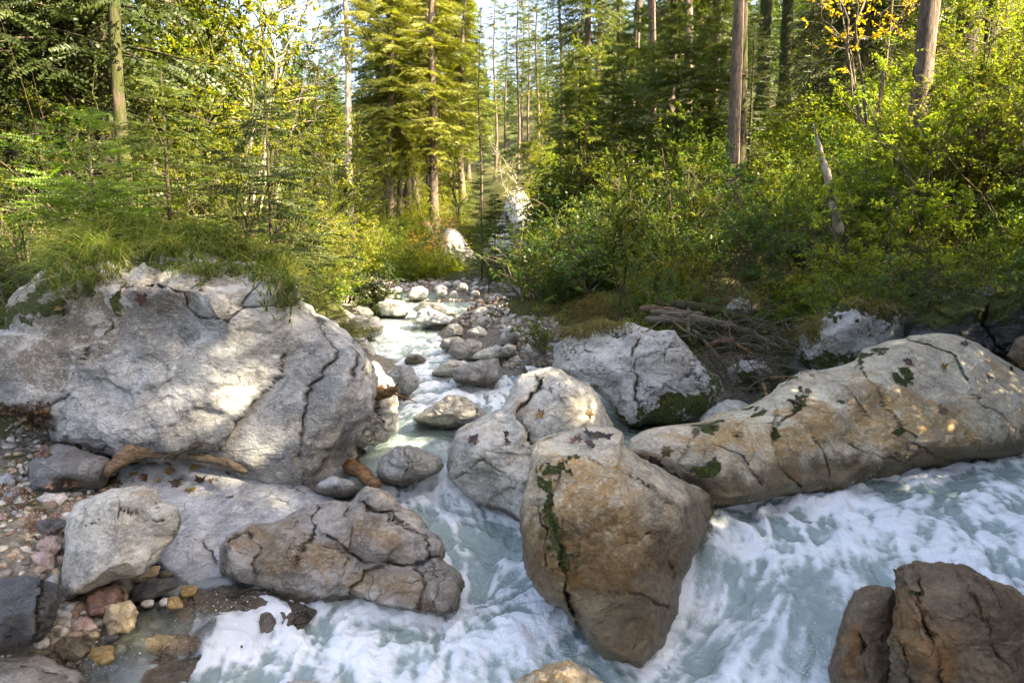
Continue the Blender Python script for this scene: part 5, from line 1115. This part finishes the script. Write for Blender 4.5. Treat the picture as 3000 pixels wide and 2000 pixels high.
# right shrubs
tree('D3', 2190, 12.2, 'pale green willowy shrub beside the thick straight trunk', 'shrub', s=.85, leafm='leaf_mint')
tree('D3', 2240, 12.0, 'cool green low bush right of the pale willowy shrub', 'shrub', s=.7, leafm='leaf_mint')
tree('D3', 2480, 11.8, 'big bright yellow-green bush glowing beside the bleached snag', 'shrub', s=1.15, leafm='leaf_bright')
tree('D3', 2600, 12.2, 'bright leafy bush before the brown leaning trunk', 'shrub', s=1.25, leafm='leaf_bright')
tree('D3', 2720, 12.8, 'light green bush with upright shoots right of the brown leaning trunk', 'shrub', s=1.15, leafm='leaf_bright')
tree('D3', 2550, 11.2, 'low bright bush hanging over the rock outcrop', 'shrub', s=.7, leafm='leaf_bright')
row([('D1', 2860, 13, 1.2), ('D1', 2960, 12.5, 1.3), ('D1', 3060, 12, 1.3), ('D1', 2900, 16, 1.4), ('D1', 3010, 17, 1.5), ('D4', 2810, 15, 1.)], 'green shrub', 'on the steep slope at the right edge', cat='shrub', leafm='leaf', group='shrubs on the steep right slope')
row([('D1', 1640, 19, 1.0), ('D1', 1690, 17, .9), ('D4', 1740, 15, .9), ('D1', 1900, 14, 1.), ('D1', 1990, 14.5, 1.2), ('D1', 1600, 23, 1.1), ('D1', 2060, 15.5, 1.1), ('D5', 1930, 18, .8), ('D1', 1790, 18, 1.), ('D1', 1700, 21, 1.)], 'green shrub', 'in the thicket behind the cracked boulder', cat='shrub', leafm='leaf', group='shrubs behind the cracked boulder', name='shrub')
row([('D5', 1625, 27, .9), ('D5', 1680, 24, 1.1), ('D5', 1760, 22, .75), ('D5', 1840, 24, .8), ('D5', 1940, 26, 1.1), ('D2', 1640, 33, .9), ('D2', 1740, 34, .9), ('D2', 2000, 30, .8), ('D5', 2080, 24, 1.)], 'leafy tree', 'in the green wood above the right margin', leafm='leaf', name='leafy_tree', group='leafy trees in the right wood')
tree('D8', 2130, 11.0, 'light green fern-like bush above the driftwood', 'shrub', s=1., leafm='leaf_mint')
tree('D8', 2000, 11.0, 'small green bush behind the uppermost log', 'shrub', s=1.1, leafm='leaf_mint')
tree('D8', 1900, 11.8, 'pale green tuft of leaves beside the slender mossy tree', 'shrub', s=1., leafm='leaf_mint')
tree('D8', 2270, 10.2, 'small bush with pointed leaves hanging over the log jam', 'shrub', s=.9, leafm='leaf_mint')
tree('D8', 2420, 10.0, 'round-leaved yellow-green plant on the rock outcrop', 'shrub', s=.8, leafm='leaf_bright', z=1.75)
for k_, (a_, D_, s_) in enumerate([(2560, 9.6, .7), (2640, 9.3, .8), (2740, 9.2, .9), (2850, 9.2, .9), (2960, 9.0, .9)]):
    tree('D8', a_, D_, f'{ORD[k_]} leafy plant{" from the left" if k_ else ""} on top of the shadowed rock wall at right', 'plant', s=s_, z=1.9, leafm=['leaf', 'leaf_mint', 'leaf_shaded'][k_ % 3], group='plants on the shadowed rock wall')
tree('D8', 1590, 10.2, 'drooping twiggy bush overhanging the left face of the cracked boulder', 'shrub', s=.8, leafm='leaf', z=1.3)
tree('D8', 1530, 15.5, 'small leafy plant at the end of the grey cobbles', 'plant', s=1.2, leafm='leaf_mint')
tree('D8', 1575, 14.8, 'bushy plant behind the grey cobbles of the right margin', 'shrub', s=1.3, leafm='leaf')
tree('D8', 1650, 14, 'low leafy bush on the bare bank above the right margin', 'shrub', s=1.3, leafm='leaf')
tree('D8', 1715, 13, 'leafy bush between the bare bank and the slender mossy tree', 'shrub', s=1.3, leafm='leaf_mint')
tree('D8', 1600, 16, 'small round bush over the cobbles of the right margin', 'shrub', s=1.4, leafm='leaf')
tree('D6', 1520, 40, 'thin pale multi-stemmed tree leaning before the cliff', leafm='leaf_gold', s=.7, name='leafy_tree')
# left bank
tree('S2', 203, 19, 'pale sunlit spruce trunk deep in the left wood', wood='bark_pale', s=1.15, name='spruce_tree', leafm='needle')
tree('S5', 343, 13.5, 'dark spruce with shaggy boughs behind the grass-topped boulder', s=1.05, name='spruce_tree')
tree('S3', 400, 12.2, 'mossy curved trunk just right of the dark shaggy spruce', wood='bark_moss', s=.75, leafm='needle_dark')
tree('S5', 20, 12.5, 'dark spruce filling the top left corner', s=1.0, name='spruce_tree')
tree('S2', 95, 21, 'slim grey trunk left of the pale sunlit one', wood='bark_pale', s=.8, name='spruce_tree')
tree('S1', 560, 24, 'full green spruce in the left wood above the big boulder', s=.8, leafm='needle')
tree('S1', 180, 28, 'deep green spruce far back at the upper left', s=.9, leafm='needle')
tree('S2', 480, 30, 'tall spruce standing behind the yellow leaves at upper left', s=1., leafm='needle')
tree('D6', 690, 19, 'clump of pale bare birch stems fanning up at the upper left', s=1.05, leafm='leaf_gold', name='birch_clump')
tree('D6', 760, 23, 'second clump of pale thin stems behind the birch clump', s=1., leafm='leaf_gold', name='birch_clump')
row([('D2', 470, 17, 1., {'leafm': 'leaf'}), ('D2', 560, 15, .9), ('D2', 640, 18, 1., {'leafm': 'leaf'}), ('D2', 720, 16, .8), ('D2', 800, 21, .9, {'leafm': 'leaf'}), ('D2', 860, 25, .95), ('D2', 930, 30, .9), ('D2', 980, 36, .9), ('D2', 890, 18, .55, {'leafm': 'leaf'}), ('D2', 250, 17, .9, {'leafm': 'leaf'}), ('D2', 110, 15, .9, {'leafm': 'leaf'}), ('D2', 1020, 42, .9), ('D2', 380, 20, 1.1)],
    'leafy tree', 'in the sunlit left wood', leafm='leaf_gold', name='leafy_tree', group='leafy trees in the left wood')
row([('D5', 40, 12, .75), ('D5', 150, 13, .7), ('D5', 420, 14, .7), ('D5', 520, 12.5, .55), ('D5', 620, 13.5, .65), ('D5', 700, 12.5, .5), ('D5', 830, 14, .5)],
    'small green leafy tree', 'behind the crown of the big boulder', leafm='leaf', name='leafy_tree', group='small leafy trees behind the big boulder')
for k_, (a_, D_, s_, m_) in enumerate([(230, 8.5, .55, 'leaf_shaded'), (370, 8.7, .6, 'leaf'), (450, 8.3, .4, 'leaf_shaded'), (590, 8.5, .55, 'leaf'), (740, 8.3, .5, 'leaf_shaded'), (850, 8.1, .4, 'leaf_gold')]):
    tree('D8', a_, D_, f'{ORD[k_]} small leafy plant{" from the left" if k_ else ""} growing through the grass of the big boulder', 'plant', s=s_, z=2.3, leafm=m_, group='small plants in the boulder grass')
tree('Y3', 284, 8.6, 'fresh green sapling spruce with glowing boughs on the big boulder', s=1.3, z=2.55, name='spruce_sapling', leafm='needle_fresh')
tree('Y2', 505, 8.7, 'dark young spruce in the middle of the boulder top', s=1.05, z=2.4, name='spruce_sapling', leafm='needle')
tree('Y2', 797, 8.2, 'thin see-through young spruce at the right end of the boulder top', s=1.0, z=2.1, name='spruce_sapling', leafm='needle_dark')
tree('Y2', 697, 8.6, 'short dark spruce sapling left of the thin see-through one', s=.5, z=2.3, name='spruce_sapling')
tree('Y3', 635, 8.2, 'little spruce seedling at the edge of the boulder grass', s=.5, z=2.35, name='spruce_sapling')
tree('D4', 780, 8.5, 'bare-stemmed shrub arching up from the right end of the boulder top', 'shrub', s=.8, z=2.15, wood='bark_dark', leafm='leaf')
tree('D4', 430, 9.4, 'dark arching shrub leaning right across the boulder top', 'shrub', s=.85, z=2.35, wood='bark_dark', leafm='leaf')
tree('D4', 60, 9.2, 'tangled thin-stemmed shrub at the left edge', 'shrub', s=.75, wood='twig', leafm='leaf_gold')
tree('Y3', 70, 9.0, 'low spreading spruce twig at the far left', s=.7, name='spruce_sapling', leafm='needle')
row([('Y3', 950, 9.8, .8), ('Y3', 985, 9.4, .55), ('Y3', 905, 9.2, .6)], 'golden spruce seedling', 'on the grassy edge beside the big boulder', leafm='needle_gold', name='spruce_sapling', cat='young tree', group='golden seedlings beside the big boulder')
tree('D7', 1110, 19, 'dark dense bush overhanging the upper creek from the left bank', 'shrub', s=.95)
tree('D7', 1000, 20, 'dark bush just left of the overhanging one', 'shrub', s=.8)
row([('D1', 900, 15, 1.), ('D1', 960, 17, 1.), ('D1', 850, 12.5, .8), ('D1', 1000, 26, 1.4), ('D1', 940, 23, 1.5)], 'sunlit yellow-green shrub', 'on the left bank of the creek', leafm='leaf_gold', cat='shrub', group='sunlit shrubs on the left bank')
tree('D5', 1425, 26, 'airy light green tree at the right end of the far cobble bar', s=.6, leafm='leaf_mint', name='leafy_tree')
tree('D6', 1285, 38, 'small orange-leaved autumn tree above the far cobble bar', s=.42, leafm='leaf_orange', name='leafy_tree')
row([('D1', 1240, 42, 1.3), ('D1', 1310, 44, 1.4, {'leafm': 'leaf_gold'}), ('D1', 1180, 38, 1.4, {'leafm': 'leaf_gold'})], 'autumn bush', 'on the bank above the far cobble bar', leafm='leaf_orange', cat='shrub', group='autumn bushes above the far bar')
row([('D2', 1350, 50, .8), ('D2', 1240, 54, .8), ('D2', 1130, 48, .8), ('D2', 1060, 52, .9), ('D2', 1190, 64, .7), ('D2', 1560, 50, .9), ('D2', 1310, 60, .8), ('D2', 1180, 46, .4)], 'golden leafy tree', 'below the tall far spruces', leafm='leaf_gold', name='leafy_tree', group='golden trees under the far spruces')
tree('D6', 2530, 17, 'bare-branched maple with a few yellow leaves high at the right', s=.75, leafm='leaf_yellow', wood='twig', name='leafy_tree')
# unseen spruces added to shade the foreground and the right slope
SH = [(9,-3,1.,'S1'),(12,-4.8,1.05,'S1'),(10,-7,1.,'S1'),(15,-6.8,1.1,'S1'),(13,-9,1.1,'S1'),(20,-8.5,1.1,'S1'),(18,-11,1.1,'S1'),(8,-8,1.,'S1'),(9,1.55,.30,'S0'),(10.5,.9,.30,'S0'),(9,.1,.30,'S0'),(10.5,-.65,.30,'S0'),(12,-1.4,.3,'S0'),(7.6,2.9,.53,'S5'),(8,1.3,.40,'S5'),(7.2,1.6,.36,'S5'),(8.2,3.3,.36,'S5'),(6.8,2.4,.34,'S5'),
 (8,3.1,1.3,'Y1'),(7,3.3,1.2,'Y1'),(8.8,2.9,1.4,'Y1'),(7.6,2.2,1.4,'Y1'),(6.6,4.2,1.2,'Y1'),(7.6,4.0,1.5,'Y1'),(8,5.2,.9,'S5'),(9,7.4,.85,'S5'),(8,.4,.6,'S5'),(9.5,4.2,.7,'S5'),(10.5,5.6,.95,'S5'),(6.8,-.8,.62,'S5'),(5.5,-3,.8,'S5'),
 (10.5,8.4,.8,'S5'),(12.5,11,.6,'S5'),(13.5,8,.5,'S5'),(11,5.5,.5,'S5'),(14.5,5,.6,'S5')]
for n_, (x_, y_, s_, kd) in enumerate(SH):
    tree('S1' if kd == 'S0' else kd, 0, 0, 'unseen spruce added beyond the right edge to cast shade', s=(s_ * 1.35 if kd in ('S0', 'S1') else s_), sz=(.75 if kd == 'S0' else (s_ if kd == 'S1' else None)), xy=(x_, y_), name='spruce_tree', group='unseen shade spruces added beyond the right edge', leafm='needle_dark')

# ---------------------------------------------------------------- stuff: undergrowth, far wood, grass
def replicate(V, Fc, rn, P, S, A, cr, extra_tilt=None):
    n = len(P); ca, sa = np.cos(A), np.sin(A)
    U = V[None] * S[:, None, None]
    X = U[..., 0] * ca[:, None] - U[..., 1] * sa[:, None]; Y = U[..., 0] * sa[:, None] + U[..., 1] * ca[:, None]
    W = np.stack([X, Y, U[..., 2]], -1) + P[:, None]
    FF = (Fc[None] + (np.arange(n) * len(V))[:, None, None]).reshape(-1, Fc.shape[1])
    R = (np.clip(rn[None] * .5 + cr[:, None] * .5, 0, 1)).ravel()
    return W.reshape(-1, 3), FF, R
small = [shrub(40 + k, h=[.55, .8, 1.2][k % 3], spread=[.7, .6, .8][k % 3], stems=6, levels=1, kids=(9,), per=7, leaf=.06, leaf_w=.55, sprig=.45, r0=.007)[1] for k in range(6)]
def undergrowth(name, n, sampler, mat, size=(.7, 1.5), seed=0):
    rg = np.random.default_rng(seed); P = sampler(rg, n)
    z_ = gz(P[:, 0], P[:, 1]); P = np.c_[P, z_ - .03]
    wz_ = water_rbf(P[:, :2])[:, 0]; d_ = P[:, 1]
    ok = (P[:, 2] > wz_ + .22) | (d_ > 36)
    P = P[ok]; out = []; sc = rg.uniform(*size, len(P)) * np.clip(np.hypot(P[:, 0], P[:, 1]) / 14, .75, 1.7); an = rg.uniform(0, 6.28, len(P)); cr = np.clip(.5 + 1.6 * fbm(P * .35, 2, seed) + rg.normal(0, .12, len(P)), 0, 1)
    kind = rg.integers(0, len(small), len(P))
    Vs, Fs, Rs, n0 = [], [], [], 0
    for k in range(len(small)):
        m_ = kind == k
        W, FF, R = replicate(*small[k], P[m_], sc[m_], an[m_], cr[m_]); Vs.append(W); Fs.append(FF + n0); Rs.append(R); n0 += len(W)
    o = obj(name, mesh_from(name, np.concatenate(Vs), np.concatenate(Fs), M[mat], {'rnd': np.concatenate(Rs)}, smooth=False))
    tag(o, None, None, kind='stuff'); return o
def sect(px0, px1, d0, d1):
    def f(rg, n):
        D = d0 * (d1 / d0) ** rg.random(n); a = rg.uniform(px0, px1, n); return np.c_[(a - 1500) / F * D, D]
    return f
def away(f, px0, px1, dmax):
    def g_(rg, n):
        P = f(rg, n); a = P[:, 0] / P[:, 1] * F + 1500; return P[~((a > px0) & (a < px1) & (P[:, 1] < dmax))]
    return g_
undergrowth('undergrowth', 700, away(sect(1840, 3150, 10.2, 26), 2050, 2230, 17.5), 'leaf', size=(.5, 1.2), seed=1)
undergrowth('undergrowth', 420, away(sect(1840, 3150, 10.2, 22), 2050, 2230, 17.5), 'leaf_mint', size=(.4, .9), seed=11)
undergrowth('undergrowth', 420, away(sect(1840, 3150, 10.2, 26), 2050, 2230, 17.5), 'leaf', size=(.4, 1.0), seed=12)
undergrowth('undergrowth', 160, away(sect(1840, 3150, 10.2, 20), 2050, 2230, 17.5), 'leaf_bright', size=(.4, .8), seed=13)
undergrowth('undergrowth', 700, sect(1620, 2100, 13, 36), 'leaf_shaded', seed=2)
undergrowth('undergrowth', 420, sect(-150, 880, 9.5, 14), 'leaf_shaded', size=(.5, 1.1), seed=3)
undergrowth('undergrowth', 420, sect(-150, 980, 14, 30), 'leaf', seed=5)
undergrowth('undergrowth', 500, sect(900, 1370, 34, 80), 'leaf_gold', seed=4)
undergrowth('undergrowth', 300, sect(1560, 1800, 30, 80), 'leaf_gold', seed=6)
def bare_twigs(n, px0, px1, d0, d1, seed):
    rg = np.random.default_rng(seed); D = rg.uniform(d0, d1, n); X = (rg.uniform(px0, px1, n) - 1500) / F * D
    P = np.c_[X, D, gz(X, D)]; s_ = np.linspace(0, 1, 8)
    d_ = unit(rg.normal(size=(n, 3)) * np.array([.6, .5, .3]) + np.array([0, 0, .8])); b_ = rg.normal(size=(n, 3)) * .35; L_ = rg.uniform(.5, 2.2, n)
    C = P[:, None] + d_[:, None] * (L_[:, None] * s_)[..., None] + b_[:, None] * (L_[:, None] * s_ ** 2)[..., None]
    C += .05 * np.cumsum(rg.normal(size=C.shape), 1) * s_[None, :, None]
    V, Q = tubes(C, (1 - s_ * .7)[None] * rg.uniform(.005, .016, n)[:, None], 4)
    tag(centred('bare_twigs', V, Q, M['dead']), None, None, kind='stuff')
bare_twigs(420, 1900, 3050, 10.2, 15, 1)
bare_twigs(260, -50, 900, 9.3, 14, 2)
# far wood on the valley sides
def far_wood():
    rg = np.random.default_rng(3)
    _, (v, f_, r_) = spruce(60, h=22, crown=.08, rad=3., n_br=90, twigs=9, m=4, w=.4, droop=.5, tr=.25, dead=0)
    P = []
    for _ in range(620):
        D = rg.uniform(60, 190); a = rg.uniform(-200, 3300)
        if 1380 < a < 1650 and D < 85: continue
        if D < 85 and 1050 < a < 1700: continue
        P.append(((a - 1500) / F * D, D))
    P = np.array(P); P = np.c_[P, gz(P[:, 0], P[:, 1]) - .5]
    W, FF, R = replicate(v, f_, r_, P, np.where(np.abs(P[:, 0] / P[:, 1] * F) < 180, .62, .8) * rg.uniform(.6, 1.05, len(P)), rg.uniform(0, 6.28, len(P)), rg.uniform(0, 1, len(P)))
    tag(obj('far_wood', mesh_from('far_wood', W, FF, M['needle'], {'rnd': R}, smooth=False)), None, None, kind='stuff')
far_wood()

def grass(name, roots, normals, L, lean, mat, seed=0, wd=.0035):
    rg = np.random.default_rng(seed); n = len(roots); K = 6; s = np.linspace(0, 1, K)
    a = rg.uniform(0, 6.28, n); d = unit(np.stack([np.cos(a), np.sin(a), np.zeros(n)], 1) * rg.uniform(.1, .9, n)[:, None] + normals * .4 + lean)
    up = unit(d * .8 + np.array([0, 0, 1.]))
    l = L * rg.uniform(.5, 1.2, n)
    P = roots[:, None] + up[:, None] * (l[:, None] * s)[..., None] + (d * np.array([1, 1, 0]) * .7)[:, None] * (l[:, None] * s ** 2)[..., None] - np.array([0, 0, 1.]) * (l[:, None] * s ** 2.2 * rg.uniform(.5, 1.15, n)[:, None])[..., None]
    side = unit(np.cross(up, d + rg.normal(0, .3, (n, 3))))
    w_ = wd * (1 - s * .9)[None, :, None] * rg.uniform(.7, 1.4, n)[:, None, None]
    V = np.stack([P - side[:, None] * w_, P + side[:, None] * w_], 2).reshape(-1, 3)
    b = (np.arange(n) * K * 2)[:, None] + (np.arange(K - 1) * 2)[None]
    Q = np.stack([b, b + 1, b + 3, b + 2], -1).reshape(-1, 4)
    o = centred(name, V, Q, M[mat], {'rnd': np.repeat(rg.uniform(0, 1, n), K * 2)}); tag(o, None, None, kind='stuff'); return o
def sample_hits(spots, names, seed):
    rg = np.random.default_rng(seed); R, N = [], []
    for (cx, cy, rx, ry, n) in spots:
        k = 0
        while k < n:
            k += 1
            a, b = rg.normal(0, .5, 2); h_ = hit(cx + a * rx, cy + b * ry, names)
            if h_ is None: continue
            R.append(h_[0]); N.append(h_[1])
    return np.array(R), np.array(N)
# earth mound on the big boulder (carries grass and saplings)
t = NT('dark_soil'); sn = t.noise(12, 8, .7)
M['soil'] = t.done(t.bsdf(t.mix(sn, (.018, .014, .008), (.05, .045, .018)), .95, t.bump(sn, 1., .05), .1))
o = rock('earth_mound', 'dark earth mound thick with grass on top of the huge boulder', 'earth mound', [(60,850),(110,790),(170,720),(230,680),(330,650),(450,640),(560,665),(680,700),(780,730),(850,760),(885,860),(830,840),(760,800),(640,775),(480,745),(300,735),(200,770),(120,840)], 'soil', D=8.1, T=.55, Tb=.8, seed=70, facets=0, amp=.06, wet=0, c=(480,700), res=6)
bpy.context.view_layer.update(); DG = bpy.context.evaluated_depsgraph_get()
def dgk(fn):
    return fn
R1, N1 = sample_hits([(300,650,240,90,1200),(440,630,300,80,1500),(560,680,260,60,800),(230,740,160,50,500),(450,735,200,20,300),(700,740,240,60,400),(820,790,90,100,380),(845,850,40,70,160),(180,740,120,110,700)], ('earth_mound', 'boulder'), 5)
grass('grass', R1, N1, .40 * (1 + .9 * fbm(R1 * 3, 2, 4)), np.array([0, -.45, 0]), 'grass', 1, .006)
R2, N2 = sample_hits([(560,790,100,26,260),(610,800,60,20,160),(200,860,70,30,120),(270,820,60,20,140),(330,800,50,20,100)], ('boulder',), 6)
grass('grass', R2, N2, .20, np.array([0, -.3, .1]), 'grass', 2, .0035)
R5, N5 = sample_hits([(2305, 985, 26, 16, 260), (2600, 905, 120, 20, 200), (2450, 885, 90, 16, 200)], ('rock_outcrop', 'ground'), 9)
grass('grass', R5, N5, .5, np.array([-.1, -.5, -.2]), 'grass_dry', 5, .006)
R3, N3 = sample_hits([(40,880,90,90,600),(950,940,60,70,500),(1010,980,40,50,300),(900,900,60,60,300),(1060,830,80,40,200),(960,860,100,60,300)], ('ground', 'sunlit_rock'), 7)
grass('grass', R3, N3, .28, np.array([0, -.2, .1]), 'grass', 3, .006)
R4, N4 = sample_hits([(1660,880,110,50,1500),(1750,900,90,40,900),(1720,955,90,30,500),(1790,945,60,30,400),(1680,970,50,25,250),(2380,960,30,60,500),(1930,890,120,26,500),(2100,870,150,30,400),(2250,880,120,40,300)], ('boulder', 'ground', 'rock'), 8)
grass('grass', R4, N4, .32, np.array([-.15, -.3, 0]), 'grass_dry', 4, .006)

# ---------------------------------------------------------------- two walkers far off on the forest path
def plain(name, c, r=.8):
    t = NT(name); return t.done(t.bsdf(t.mix(t.noise(8, 3), c, tuple(x * .8 for x in c)), r, None, .2))
M['skin'] = plain('skin', (.45, .27, .19), .6); M['shirt_green'] = plain('green_shirt', (.08, .30, .12)); M['shorts'] = plain('white_shorts', (.65, .60, .58)); M['hair'] = plain('brown_hair', (.08, .045, .025))
M['jacket_blue'] = plain('blue_jacket', (.03, .28, .42)); M['trousers'] = plain('grey_trousers', (.30, .29, .28))
def skin(name, verts, edges, radii, mat, parent, root=0):
    me = bpy.data.meshes.new(name); me.from_pydata(verts, edges, []); me.update()
    o = bpy.data.objects.new(name, me); COL.objects.link(o); o.parent = parent
    sk = o.modifiers.new('skin', 'SKIN'); o.modifiers.new('sub', 'SUBSURF').levels = 2
    for m_ in o.modifiers:
        if m_.type == 'SUBSURF': m_.render_levels = 2
    for i, r in enumerate(radii): me.skin_vertices[0].data[i].radius = (r, r); me.skin_vertices[0].data[i].use_root = (i == root)
    me.materials.append(M[mat]); return o
def walker(px, D, rz, h, label, top, bottom, long_):
    x_, y_ = at(px, 668, D)[:2]; e = bpy.data.objects.new('person', None); COL.objects.link(e); e.location = (x_, y_, float(at(px, 667, D)[2])); e.rotation_euler = (0, 0, rz); s = h / 1.72; e.scale = (s, s, s)
    tag(e, label, 'person', None)
    bv = [(0,0,.95),(0,0,1.12),(0,.01,1.30),(0,.01,1.43),(0,0,1.50),(0,-.02,1.60),(0,-.01,1.68),(-.10,0,.90),(-.11,-.06,.50),(-.11,0,.09),(-.11,-.16,.04),(.10,0,.90),(.10,.10,.50),(.10,.20,.11),(.10,.06,.04),
          (-.19,0,1.40),(-.24,.02,1.14),(-.22,-.12,.93),(-.215,-.17,.86),(.19,0,1.40),(.24,.0,1.14),(.22,-.16,.99),(.21,-.22,.95)]
    be = [(0,1),(1,2),(2,3),(3,4),(4,5),(5,6),(0,7),(7,8),(8,9),(9,10),(0,11),(11,12),(12,13),(13,14),(3,15),(15,16),(16,17),(17,18),(3,19),(19,20),(20,21),(21,22)]
    br = [.13,.115,.13,.075,.05,.095,.075,.085,.055,.04,.035,.085,.055,.04,.035,.052,.04,.03,.035,.052,.04,.03,.035]
    skin('body', bv, be, br, 'skin', e)
    skin('shirt', [bv[k] for k in (0,1,2,3,15,16,19,20)], [(0,1),(1,2),(2,3),(3,4),(4,5),(3,6),(6,7)], [.15,.135,.15,.09,.07,.055,.07,.055], top, e)
    k = 1. if long_ else .55
    lk = lambda a, b_: tuple(a[i] + (b_[i] - a[i]) * k for i in range(3))
    skin('trousers' if long_ else 'shorts', [bv[0], bv[7], bv[8] if long_ else lk(bv[7], bv[8]), bv[11], bv[12] if long_ else lk(bv[11], bv[12])] + ([bv[9], bv[13]] if long_ else []), [(0,1),(1,2),(0,3),(3,4)] + ([(2,5),(4,6)] if long_ else []), [.155,.11,.085,.11,.085] + ([.06,.06] if long_ else []), bottom, e)
    skin('hair', [(0,.03,1.62),(0,0,1.71)], [(0,1)], [.10,.085], 'hair', e)
    return e
walker(1188, 74, 2.6, 1.62, 'tiny distant person in a green shirt and white shorts walking between the trunks', 'shirt_green', 'shorts', False)
walker(1226, 79, 2.4, 1.7, 'tiny distant person in a bright blue jacket behind the leaves', 'jacket_blue', 'trousers', True)
# ---------------------------------------------------------------- camera, sun, sky
cam = bpy.data.cameras.new('camera'); cam.sensor_width = 36; cam.lens = 24; cam.clip_end = 2000; cam.clip_start = .05
co = bpy.data.objects.new('camera', cam); COL.objects.link(co)
co.location = (0, 0, H); co.rotation_euler = (math.radians(90) + PITCH, 0, 0)
scene.camera = co
w = bpy.data.worlds.new('World'); scene.world = w; w.use_nodes = True
nt = w.node_tree; bg = nt.nodes['Background']
sky = nt.nodes.new('ShaderNodeTexSky'); sky.sky_type = 'NISHITA'; sky.sun_disc = False
sky.sun_elevation = math.radians(SUN_EL); sky.sun_rotation = math.radians(SUN_AZ)
sky.altitude = 300; sky.dust_density = 4; sky.ozone_density = 0; sky.air_density = .55
nt.links.new(sky.outputs[0], bg.inputs[0]); bg.inputs[1].default_value = .14
sl = bpy.data.lights.new('sun', 'SUN'); sl.energy = 4.8; sl.angle = math.radians(.5); sl.color = (1, .90, .70)
so = bpy.data.objects.new('sun', sl); COL.objects.link(so)
sd = np.array([math.sin(math.radians(SUN_AZ)) * math.cos(math.radians(SUN_EL)), math.cos(math.radians(SUN_AZ)) * math.cos(math.radians(SUN_EL)), math.sin(math.radians(SUN_EL))])
from mathutils import Vector
so.rotation_euler = Vector(tuple(sd)).to_track_quat('Z', 'Y').to_euler()
so.location = tuple(sd * 60)
scene.view_settings.view_transform = 'Standard'; scene.view_settings.look = 'None'
scene.view_settings.use_white_balance = True; scene.view_settings.white_balance_temperature = 7200
scene.view_settings.gamma = 1; scene.view_settings.exposure = EXPOSURE
cy = scene.cycles
cy.max_bounces = 6; cy.diffuse_bounces = 3; cy.glossy_bounces = 2; cy.transmission_bounces = 3; cy.transparent_max_bounces = 8
cy.use_denoising = True; cy.caustics_reflective = False; cy.caustics_refractive = False
cy.use_adaptive_sampling = True; cy.adaptive_threshold = .03
